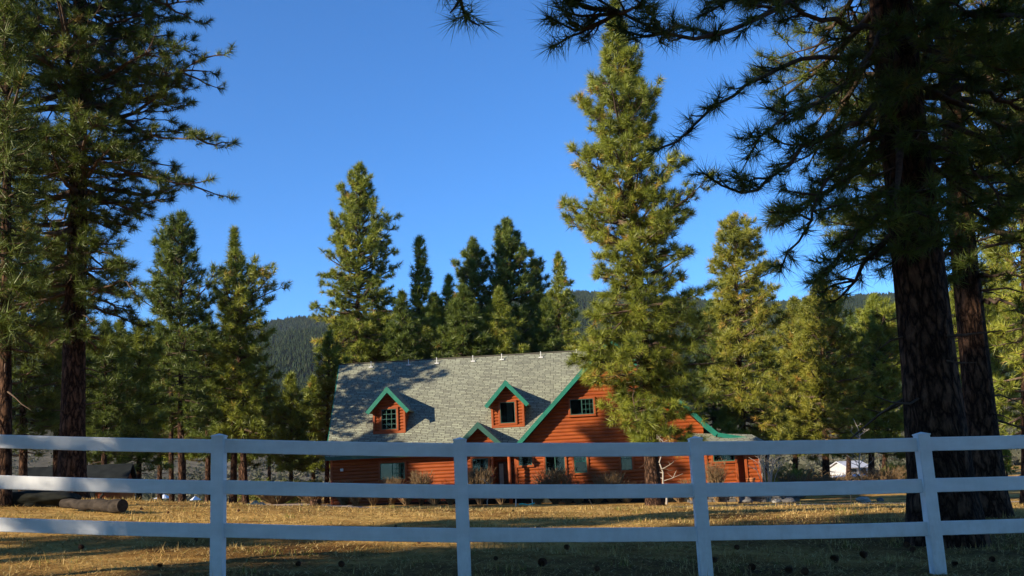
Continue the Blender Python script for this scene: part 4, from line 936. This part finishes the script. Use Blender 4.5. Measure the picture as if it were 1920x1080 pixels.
# ------------------------------------------------------------------ outbuildings
def gable_house(name, label, px, py, Y, wx, dy, hw, hr, mw, mr, rz=0, over=.3, door=True, trim=None):
    c = at(px, py, Y); root = empty(name, (c[0], c[1], gz(c[0], c[1]) if Y < 90 else c[2]), rz); tag(root, label, 'building')
    m = MB(); h = wx / 2
    m.poly([(-h, 0, -.4), (h, 0, -.4), (h, 0, hw), (-h, 0, hw)]); m.poly([(h, dy, -.4), (-h, dy, -.4), (-h, dy, hw), (h, dy, hw)])
    m.poly([(h, 0, -.4), (h, dy, -.4), (h, dy, hw), (h, dy / 2, hr), (h, 0, hw)]); m.poly([(-h, 0, -.4), (-h, dy, -.4), (-h, dy, hw), (-h, dy / 2, hr), (-h, 0, hw)][::-1])
    wl_ = m.build('wall', mw, root); m = MB(); sl_ = (hr - hw) / (dy / 2)
    slab(m, [(-h - over, -over, hw - sl_ * over + .1), (h + over, -over, hw - sl_ * over + .1), (h + over, dy / 2, hr + .1), (-h - over, dy / 2, hr + .1)], .1)
    slab(m, [(h + over, dy + over, hw - sl_ * over + .1), (-h - over, dy + over, hw - sl_ * over + .1), (-h - over, dy / 2 + .01, hr + .1), (h + over, dy / 2 + .01, hr + .1)], .1)
    m.build('roof', mr, root)
    if door: m = MB(); m.box(-.45 + h * .3, .45 + h * .3, -.06, -.005, 0, min(1.9, hw * .9), .01); m.build('door', trim or M_BLACK, root)
    m = MB(); m.box(-h * .6 - .4, -h * .6 + .4, -.05, -.005, hw * .4, hw * .78, .01); m.build('window', M_BLACK, root)
    return root
gable_house('shed', 'low dark shed with a mossy shingle roof behind the big left trunk', 128, 929, 43, 4.2, 3.2, 1.0, 1.95, M_LOG, M_SHEDROOF, .18, .2)
gable_house('distant_house', 'small white house far behind the trees right of the log house', 1612, 889, 118, 2.7, 4, .8, 1.5, simple('far_white_paint', (.3, .31, .32), (.4, .41, .42), 4), simple('far_roof', (.3, .31, .33), (.45, .46, .5), 2), .3, .3)

# ------------------------------------------------------------------ rocks, log, mound
def rock(name, label, p, r, m, seed, cat='rock', group=None, flat=.6):
    g = np.random.default_rng(seed); bm = bmesh.new(); bmesh.ops.create_icosphere(bm, subdivisions=4, radius=1)
    ph = g.uniform(0, 6, 9)
    for v in bm.verts:
        c = v.co; k = 1 + .16 * math.sin(c.x * 3 + ph[0]) * math.sin(c.y * 3.3 + ph[1]) + .12 * math.sin(c.z * 5 + ph[2] + c.x * 2) + .06 * math.sin(c.x * 9 + ph[3]) * math.sin(c.z * 8 + c.y * 7) + .045 * abs(math.sin(c.x * 17 + c.y * 13 + ph[5])) * abs(math.sin(c.z * 15 + ph[6])) 
        v.co = (c.x * r[0] * k, c.y * r[1] * k, c.z * r[2] * k)
    mb = MB(); mb.add_bm(bm); o = mb.build(name, m, smooth=True, loc=p); o.rotation_euler = (0, 0, ph[4]); tag(o, label, cat, group); return o
p = at(66, 945, 20.5); z = gz(p[0], p[1])
o = rock('boulder', 'large dark shaded boulder left of the fallen log', (p[0], p[1], z + .05), (.8, .5, .25), M_DARKROCK, 3, 'boulder'); o.rotation_euler = (0, 0, .1)
m = MB(); a, b_ = at(118, 950, 19.6), at(230, 948, 18.6)
a[2] = gz(a[0], a[1]) + .1; b_[2] = gz(b_[0], b_[1]) + .14; n = 9
pts = [a + (b_ - a) * k / (n - 1) + np.array([0, 0, .012 * math.sin(k * 1.7)]) for k in range(n)]
m.tube(pts, [.085 + .045 * k / (n - 1) + .011 * math.sin(k * 2.9) for k in range(n)], 20); q5 = pts[5] + np.array([0, 0, .1]); m.tube([q5 - [0, 0, .06], q5 + [.03, -.02, .05], q5 + [.08, -.03, .1]], [.035, .028, .02], 8)
tag(m.build('fallen_log', M_OLDWOOD), 'short fallen log lying on the grass right of the boulder', 'log')
for (px, py, Y, r_, mt_, lab) in ((1455, 936, 47, .22, M_PALEROCK, 'small pale rock in the bed below the right wing of the house'), (1397, 936, 47, .38, M_ROCK, 'grey rounded rock beside the terracotta bed at the house corner'),
                                   (1617, 928, 44, .3, M_PALEROCK, 'flat white rock on the far edge of the gravel path'), (1650, 930, 46, .2, M_ROCK, 'small grey rock right of the flat white one'),
                                   (1478, 937, 46, .3, M_ROCK, 'dark rock right of the small pale rock'), (1300, 939, 47, .2, M_ROCK, 'little rock at the foot of the house between trunk and third post')):
    p = at(px, py, Y); rock('rock', lab, (p[0], p[1], gz(p[0], p[1]) + r_ * .25), (r_, r_ * .8, r_ * .55), mt_, px, group='garden rocks')

# ------------------------------------------------------------------ pine cones
def cone_mesh(seed):
    g = np.random.default_rng(seed); mb = MB(); bm = bmesh.new(); bmesh.ops.create_icosphere(bm, subdivisions=2, radius=1)
    for v in bm.verts: v.co = (v.co.x * .028, v.co.y * .028, v.co.z * .055)
    mb.add_bm(bm)
    n = 90
    for i in range(n):
        u = (i + .5) / n; z = -.055 + .11 * u; r0 = .028 * math.sqrt(max(1 - (z / .056) ** 2, .03)); a = i * 2.39996
        c = np.array([math.cos(a), math.sin(a), 0]); s = np.array([-math.sin(a), math.cos(a), 0]); out = .034 * (1.15 - .75 * u)
        b = c * r0 * .8 + np.array([0, 0, z]); tip_ = c * (r0 + out) + np.array([0, 0, z + .008]); wv = s * .011
        mb.poly([b - wv * .6, b + wv * .6, tip_ + wv, tip_ + c * .004 + [0, 0, .004], tip_ - wv]); 
    return mb.mesh('pine_cone')
cm = [cone_mesh(1), cone_mesh(2)]
for me in cm: me.materials.append(M_CONE)
cones = [(152, 1026, 1.15, 'on the lit grass left of the first post'), (368, 1016, .8, 'just left of the first fence post'), (265, 955, .9, 'right of the fallen log'), (315, 962, .8, 'in the sunlit strip between log and first post'),
         (447, 962, .9, 'right of the first post in the sunlit strip'), (742, 984, .8, 'under the lowest rail left of the second post'), (786, 1022, .8, 'in the shade left of the second post'), (1063, 1033, 1.1, 'reddish, in the lit strip right of the second post'),
         (962, 960, .7, 'on the lawn in front of the porch'), (1018, 1068, 1.5, 'biggest dark one near the bottom centre'), (1382, 1031, 1.0, 'reddish, right of the third post'), (1410, 1069, 1.2, 'in the dark grass right of the third post'),
         (1340, 1057, 1.1, 'at the foot of the third post'), (1566, 1050, 1.5, 'large dark one between third and fourth posts'), (1620, 1042, 1.4, 'dark, closer to the fourth post'), (1480, 1074, 1.4, 'at the lower edge between the last two posts'),
         (1510, 1076, 1.2, 'at the lower edge, second of the pair between the last two posts'), (1700, 1023, 1.2, 'left of the thickest trunk'), (1711, 1030, 1.1, 'against the fourth post near the trunk'), (1120, 1074, .9, 'dark, at the bottom right of the second post'),
         (560, 1062, 1.0, 'in the shade between the first two posts'), (640, 1064, 1.1, 'in the shade left of the second post base'), (930, 1053, .8, 'just right of the second post in the shade'), (1860, 1050, 1.0, 'on the ground right of the fourth post'),
         (1670, 958, .8, 'on the lawn left of the thick trunk'), (300, 1068, 1.0, 'in the dark foreground left of the first post'), (1790, 1058, 1.1, 'in the shade under the thick trunk')]
for i, (px, py, s, lab) in enumerate(cones):
    d = ray(px, py); t = 5.0
    while t < 60:
        q = CAM + d * t
        if q[2] < gz(q[0], q[1]) + .02: break
        t += .08
    o = bpy.data.objects.new('pine_cone', cm[i % 2]); COL.objects.link(o); z = gz2(q[0], q[1]) + .045 * s
    o.location = (q[0], q[1], z); g = random.Random(i); o.rotation_euler = (1.4 + g.uniform(-.3, .3), g.uniform(-.3, .3), g.uniform(0, 6)); s *= .52; o.scale = (s, s, s)
    tag(o, 'fallen pine cone ' + lab, 'pine cone', 'pine cones fallen on the yard')

# ------------------------------------------------------------------ bare shrubs along the house
def shrub(px, py, Y, h, r, n, label, m=M_DRYTWIG, seed=0, name='bare_shrub', thick=.009):
    g = np.random.default_rng(seed + px); p = at(px, py, Y); p[2] = gz(p[0], p[1]); P = []
    for i in range(n):
        a = g.random() * 6.28; rr_ = r * g.uniform(.2, 1); hh = h * g.uniform(.6, 1.05); e = np.array([math.cos(a) * rr_, math.sin(a) * rr_, hh])
        b0_ = np.array([math.cos(a), math.sin(a), 0]) * .1 * r; mid = b0_ + (e - b0_) * .5 + g.normal(0, .05, 3) * r + [0, 0, .08 * h]
        P.append((np.array([b0_, mid, e]), np.array([thick * 1.3, thick, thick * .5]), 3))
        for q in range(3):
            s_ = mid + (e - mid) * g.uniform(0, .7); e2 = s_ + np.array([g.normal(0, .22), g.normal(0, .22), g.uniform(.1, .4)]) * h * .5
            P.append((np.array([s_, (s_ + e2) / 2 + g.normal(0, .01, 3), e2]), np.array([thick * .7, thick * .6, thick * .35]), 3))
    V, Q = tubes_np(P); me = np_mesh('stems', V, Q.ravel(), np.full(len(Q), 4)); root = empty(name, p); tag(root, label, 'shrub', 'bare shrubs around the house')
    link('stems', me, m, root); return root
for a_ in ((645, 945, 53.2, 1.1, .8, 60, 'bare shrub at the left corner of the house'), (735, 945, 53, 1.2, .7, 55, 'bare shrub under the ground floor window left of the second post'), (790, 944, 53.2, 1.5, .7, 60, 'tall bare shrub against the dark wall left of the second post'),
           (900, 946, 52.2, 1.55, .9, 110, 'pale dry shrub under the window of the small gabled bay'), (1042, 944, 52, 1.5, 1.1, 120, 'dry reddish shrub under the wide dark window'), (1148, 943, 51.5, 1.3, 1.0, 100, 'dry shrub left of the centre pine trunk'),
           (1085, 945, 51, .8, .8, 70, 'low dry shrub in front of the gable wall'), (1345, 940, 50.5, 1.7, .7, 60, 'bare bush in front of the right wing'), (1300, 941, 50.5, 1.0, .6, 50, 'low bare bush beside the third post, near the house'),
           (700, 946, 52.6, .8, .7, 50, 'low bare shrub left of the one under the window'), (585, 938, 58, 1.0, 1.5, 90, 'dry hedge-like shrub beyond the left end of the house'), (520, 935, 60, 1.1, 2.0, 120, 'wide dry shrub between the house and the first post'),
           (1500, 925, 56, 1.2, 1.6, 110, 'grey bare shrub at the right of the house'), (1560, 922, 60, 1.1, 1.6, 100, 'bare shrub beneath the reddish trunk'), (1650, 915, 62, 1.3, 2.0, 130, 'wide grey shrub left of the thickest trunk')):
    shrub(a_[0], a_[1], a_[2], a_[3] * 1.2, a_[4] * 1.1, int(a_[5] * 1.6), a_[6], thick=.015)
for i, (px, w_, lab) in enumerate(((668, .7, 'low twiggy shrub first in the row right of the house corner'), (762, .8, 'low twiggy shrub below the right edge of the ground floor window'), (815, .9, 'twiggy shrub nearest the second post on its left'),
        (845, .7, 'twiggy shrub half behind the second post'), (940, .7, 'low shrub in front of the door'), (1010, .9, 'tan shrub left of the dry reddish one'), (1065, .9, 'tan shrub just right of the dry reddish one'), (1120, .9, 'tan twiggy shrub between the gable windows'),
        (1175, .9, 'twiggy shrub under the narrow right window'), (1275, .8, 'twiggy shrub right of the slim white tree'), (1388, .7, 'small shrub under the wing window at its right'))):
    shrub(px, 947 - (px - 668) * .01, 52.6 - (px - 668) * .003, .85 + .1 * (i % 3), w_, 90, lab, seed=40 + i, thick=.014)
shrub(1437, 905, 50, 2.9, .9, 16, 'pale tall bare shrub at the right corner of the house', M_PALETWIG, 3, thick=.02)
# young birch-like tree in front of the house and the little one beside the porch
def bare_tree(px, py, Y, H, r, label, seed):
    g = np.random.default_rng(seed); p = at(px, py, Y); p[2] = gz(p[0], p[1]); root = empty('bare_tree', p); tag(root, label, 'tree')
    tr_ = np.array([[g.normal(0, .03) * k, g.normal(0, .03) * k, H * k / 7] for k in range(8)]); P = [(tr_, np.linspace(r, r * .25, 8), 7)]; B = []
    for i in range(12):
        k = g.uniform(.3, .95); s_ = np.array([np.interp(k * H, tr_[:, 2], tr_[:, j]) for j in range(3)]); a = g.random() * 6.28; L = H * .32 * (1.2 - k)
        e = s_ + np.array([math.cos(a) * L, math.sin(a) * L * .6, L * g.uniform(.2, .9)]); mid = (s_ + e) / 2 + g.normal(0, .04, 3) - [0, 0, .05]
        B.append((np.array([s_, mid, e]), np.array([r * .4, r * .28, r * .12]), 5))
        for q in range(3):
            s2 = mid + (e - mid) * g.uniform(0, .8); e2 = s2 + np.array([g.normal(0, .2), g.normal(0, .2), g.uniform(.05, .4)]) * L; B.append((np.array([s2, (s2 + e2) / 2, e2]), np.array([r * .2, r * .15, r * .08]), 4))
    V, Q = tubes_np(P); link('trunk', np_mesh('trunk', V, Q.ravel(), np.full(len(Q), 4), smooth=[True] * len(Q)), M_PALETWIG, root)
    V, Q = tubes_np(B); link('branches', np_mesh('branches', V, Q.ravel(), np.full(len(Q), 4)), M_PALETWIG, root)
bare_tree(1250, 947, 47, 3.4, .055, 'slim white barked bare tree beside the dark trunk in front of the house', 4)
bare_tree(1618, 900, 62, 4.6, .06, 'bare tree in front of the small white house', 8); bare_tree(914, 951, 50, 1.5, .03, 'tiny forked bare sapling near the second post', 5)

# evergreen bushes beyond the right corner
def bush(px, py, Y, h, r, label, seed):
    g = np.random.default_rng(seed); p = at(px, py, Y); p[2] = gz(p[0], p[1]); n = 420
    d = g.normal(size=(n, 3)); d /= np.linalg.norm(d, axis=1, keepdims=True); q = g.random(n) ** .4
    pos = d * q[:, None] * np.array([r, r * .8, h / 2]) * (1 + .2 * np.sin(d[:, :1] * 5 + seed)) + [0, 0, h / 2]; pos[:, 2] = np.maximum(pos[:, 2], .05)
    fv, ft = expand_tufts(pos, d + [0, 0, .4], g.uniform(.7, 1.2, n), np.clip(g.normal(.4, .2, n), 0, .85), tuft_templates(20, .26, .02, seed), g)
    root = empty('evergreen_bush', p); tag(root, label, 'bush', 'evergreen bushes')
    link('foliage', np_mesh('foliage', fv, np.arange(len(fv)), np.full(len(fv) // 3, 3), ft), M_OLIVE, root)
    m = MB(); [m.tube([(0, 0, -.1), (g.normal(0, r * .2), g.normal(0, r * .2), h * .6)], [.04, .015], 5) for _ in range(4)]; m.build('stem', M_TWIG, root)
for a_ in ((1475, 903, 58, 1.9, 1.3, 'rounded evergreen bush just right of the house corner', 1), (1508, 905, 62, 1.5, 1.2, 'evergreen bush second from the house corner', 2), (1690, 890, 75, 1.8, 1.8, 'light evergreen bush left of the thickest trunk', 3),
           (560, 925, 62, 1.6, 1.6, 'dark evergreen bush left of the house', 4), (1430, 925, 55, 1.3, 1.0, 'low dark bush against the right house corner', 5), (480, 918, 75, 1.7, 1.6, 'evergreen bush behind the first post, on the right', 6)):
    bush(*a_)

# ------------------------------------------------------------------ small garden things
def path_light(px, py, Y, label, h=.62, tilt=0):
    p = at(px, py, Y); root = empty('garden_lamp', (p[0], p[1], gz2(p[0], p[1]))); root.rotation_euler = (0, tilt, 0); tag(root, label, 'garden lamp', 'solar garden lamps')
    m = MB(); m.tube([(0, 0, -.1), (0, 0, h * .72)], [.015, .015], 8); m.build('stake', M_BLACK, root)
    m = MB(); m.tube([(0, 0, h * .72), (0, 0, h * .95)], [.05, .075], 10); m.build('lens', M_CURTAIN, root)
    m = MB(); m.tube([(0, 0, h * .95), (0, 0, h * 1.0), (0, 0, h * 1.06)], [.11, .09, .03], 12); m.build('cap', M_BLACK, root)
path_light(1364, 958, 33, 'solar lamp on a stake beside the path, right of the third post', .72)
path_light(1597, 950, 31, 'solar lamp on a stake further right by the path, left of the thick trunk', .55)
path_light(1112, 955, 41, 'leaning solar lamp near the shrubs in front of the gable', .7, -.35)
p = at(985, 950, 48); root = empty('garden_frame', (p[0], p[1], gz(p[0], p[1]))); tag(root, 'small white legged garden frame with a teal tray on the ground by the porch', 'garden frame')  # garden frame: white uprights and a length of teal hose
m = MB(); m.tube([(-.45, 0, .0), (-.42, 0, .5)], [.02, .02], 6); m.tube([(.35, .1, 0), (.32, .1, .62)], [.02, .02], 6); m.build('leg', M_WHITE, root)
m = MB(); m.tube([(-.3 + .75 * k / 8, .03 * k / 8, .08 + .03 * math.sin(k)) for k in range(9)], [.03] * 9, 8); m.build('hose', M_TEAL, root)
g = random.Random(4); p = at(478, 938, 52); mb = MB(); N = 12
hh = [[(.3 * max(0, 1 - ((i - 6) / 6.) ** 2) * max(0, 1 - ((j - 6) / 6.) ** 2)) * g.uniform(.25, 1.3) for j in range(N + 1)] for i in range(N + 1)]
for i in range(N):
    for j in range(N): mb.poly([((a_ - 6) * .11, (b2 - 6) * .09, hh[a_][b2]) for a_, b2 in ((i, j), (i + 1, j), (i + 1, j + 1), (i, j + 1))])
tag(mb.build('tarp_pile', M_TARP, loc=(p[0], p[1], gz(p[0], p[1]) + .03)), 'crumpled green and white tarp heap left of the house', 'tarp')
p = at(592, 946, 50); z = gz(p[0], p[1]); m = MB(); m.tube([(0, 0, -.1), (0, 0, .36), (0, 0, .42)], [.27, .3, .26], 16)
tag(m.build('stump', M_BARK, loc=(p[0], p[1], z)), 'squat dark stump on the drive left of the house', 'stump')
# flower pot at the wing corner, on the house's own ground
root = empty('flower_pot', (house.matrix_world @ Vector((0, 0, 0)))); c = at(1408, 905, 51.6); root.location = (c[0], c[1], gz(c[0], c[1])); tag(root, 'terracotta pot on a plinth at the right corner of the house', 'flower pot')
m = MB(); m.tube([(0, 0, .75), (0, 0, 1.1), (0, 0, 1.12), (0, 0, 1.18)], [.15, .22, .25, .25], 16); m.build('pot', M_TERRA, root)
m = MB(); m.box(-.35, .35, -.25, .25, -.2, .75, .02); m.build('plinth', M_SHEDROOF, root)
# low dark retaining wall along the right part of the house front
m = MB(); a = at(1290, 940, 50.5); b_ = at(1500, 938, 51)
for i in range(14):
    for j in range(2):
        gg = random.Random(i * 7 + j); x = a[0] + (b_[0] - a[0]) * (i + .5 * j) / 14; y = a[1] + (b_[1] - a[1]) * i / 14; zz = gz(x, y) - .1 + j * .25
        m.box(x, x + .40, y, y + .3, zz, zz + .235 + gg.uniform(0, .01), .03)
tag(m.build('stone_wall', M_ROCK), 'low dark stone edging in front of the right wing', 'wall')

# ------------------------------------------------------------------ thin mountain air
hz = MB(); hz.box(-2300, 2300, -350, 2600, -60, 420)
hm = bpy.data.materials.new('haze'); hm.use_nodes = True; hn = hm.node_tree; hn.nodes.clear()
ho = hn.nodes.new('ShaderNodeOutputMaterial'); hv = hn.nodes.new('ShaderNodeVolumePrincipled'); hv.inputs['Density'].default_value = .00005; hv.inputs['Color'].default_value = (.78, .88, 1, 1); hv.inputs['Anisotropy'].default_value = .2
hn.links.new(hv.outputs[0], ho.inputs['Volume'])
tag(hz.build('haze', hm), 'thin bluish haze over the valley', 'haze', kind='stuff')
S.cycles.volume_bounces = 0
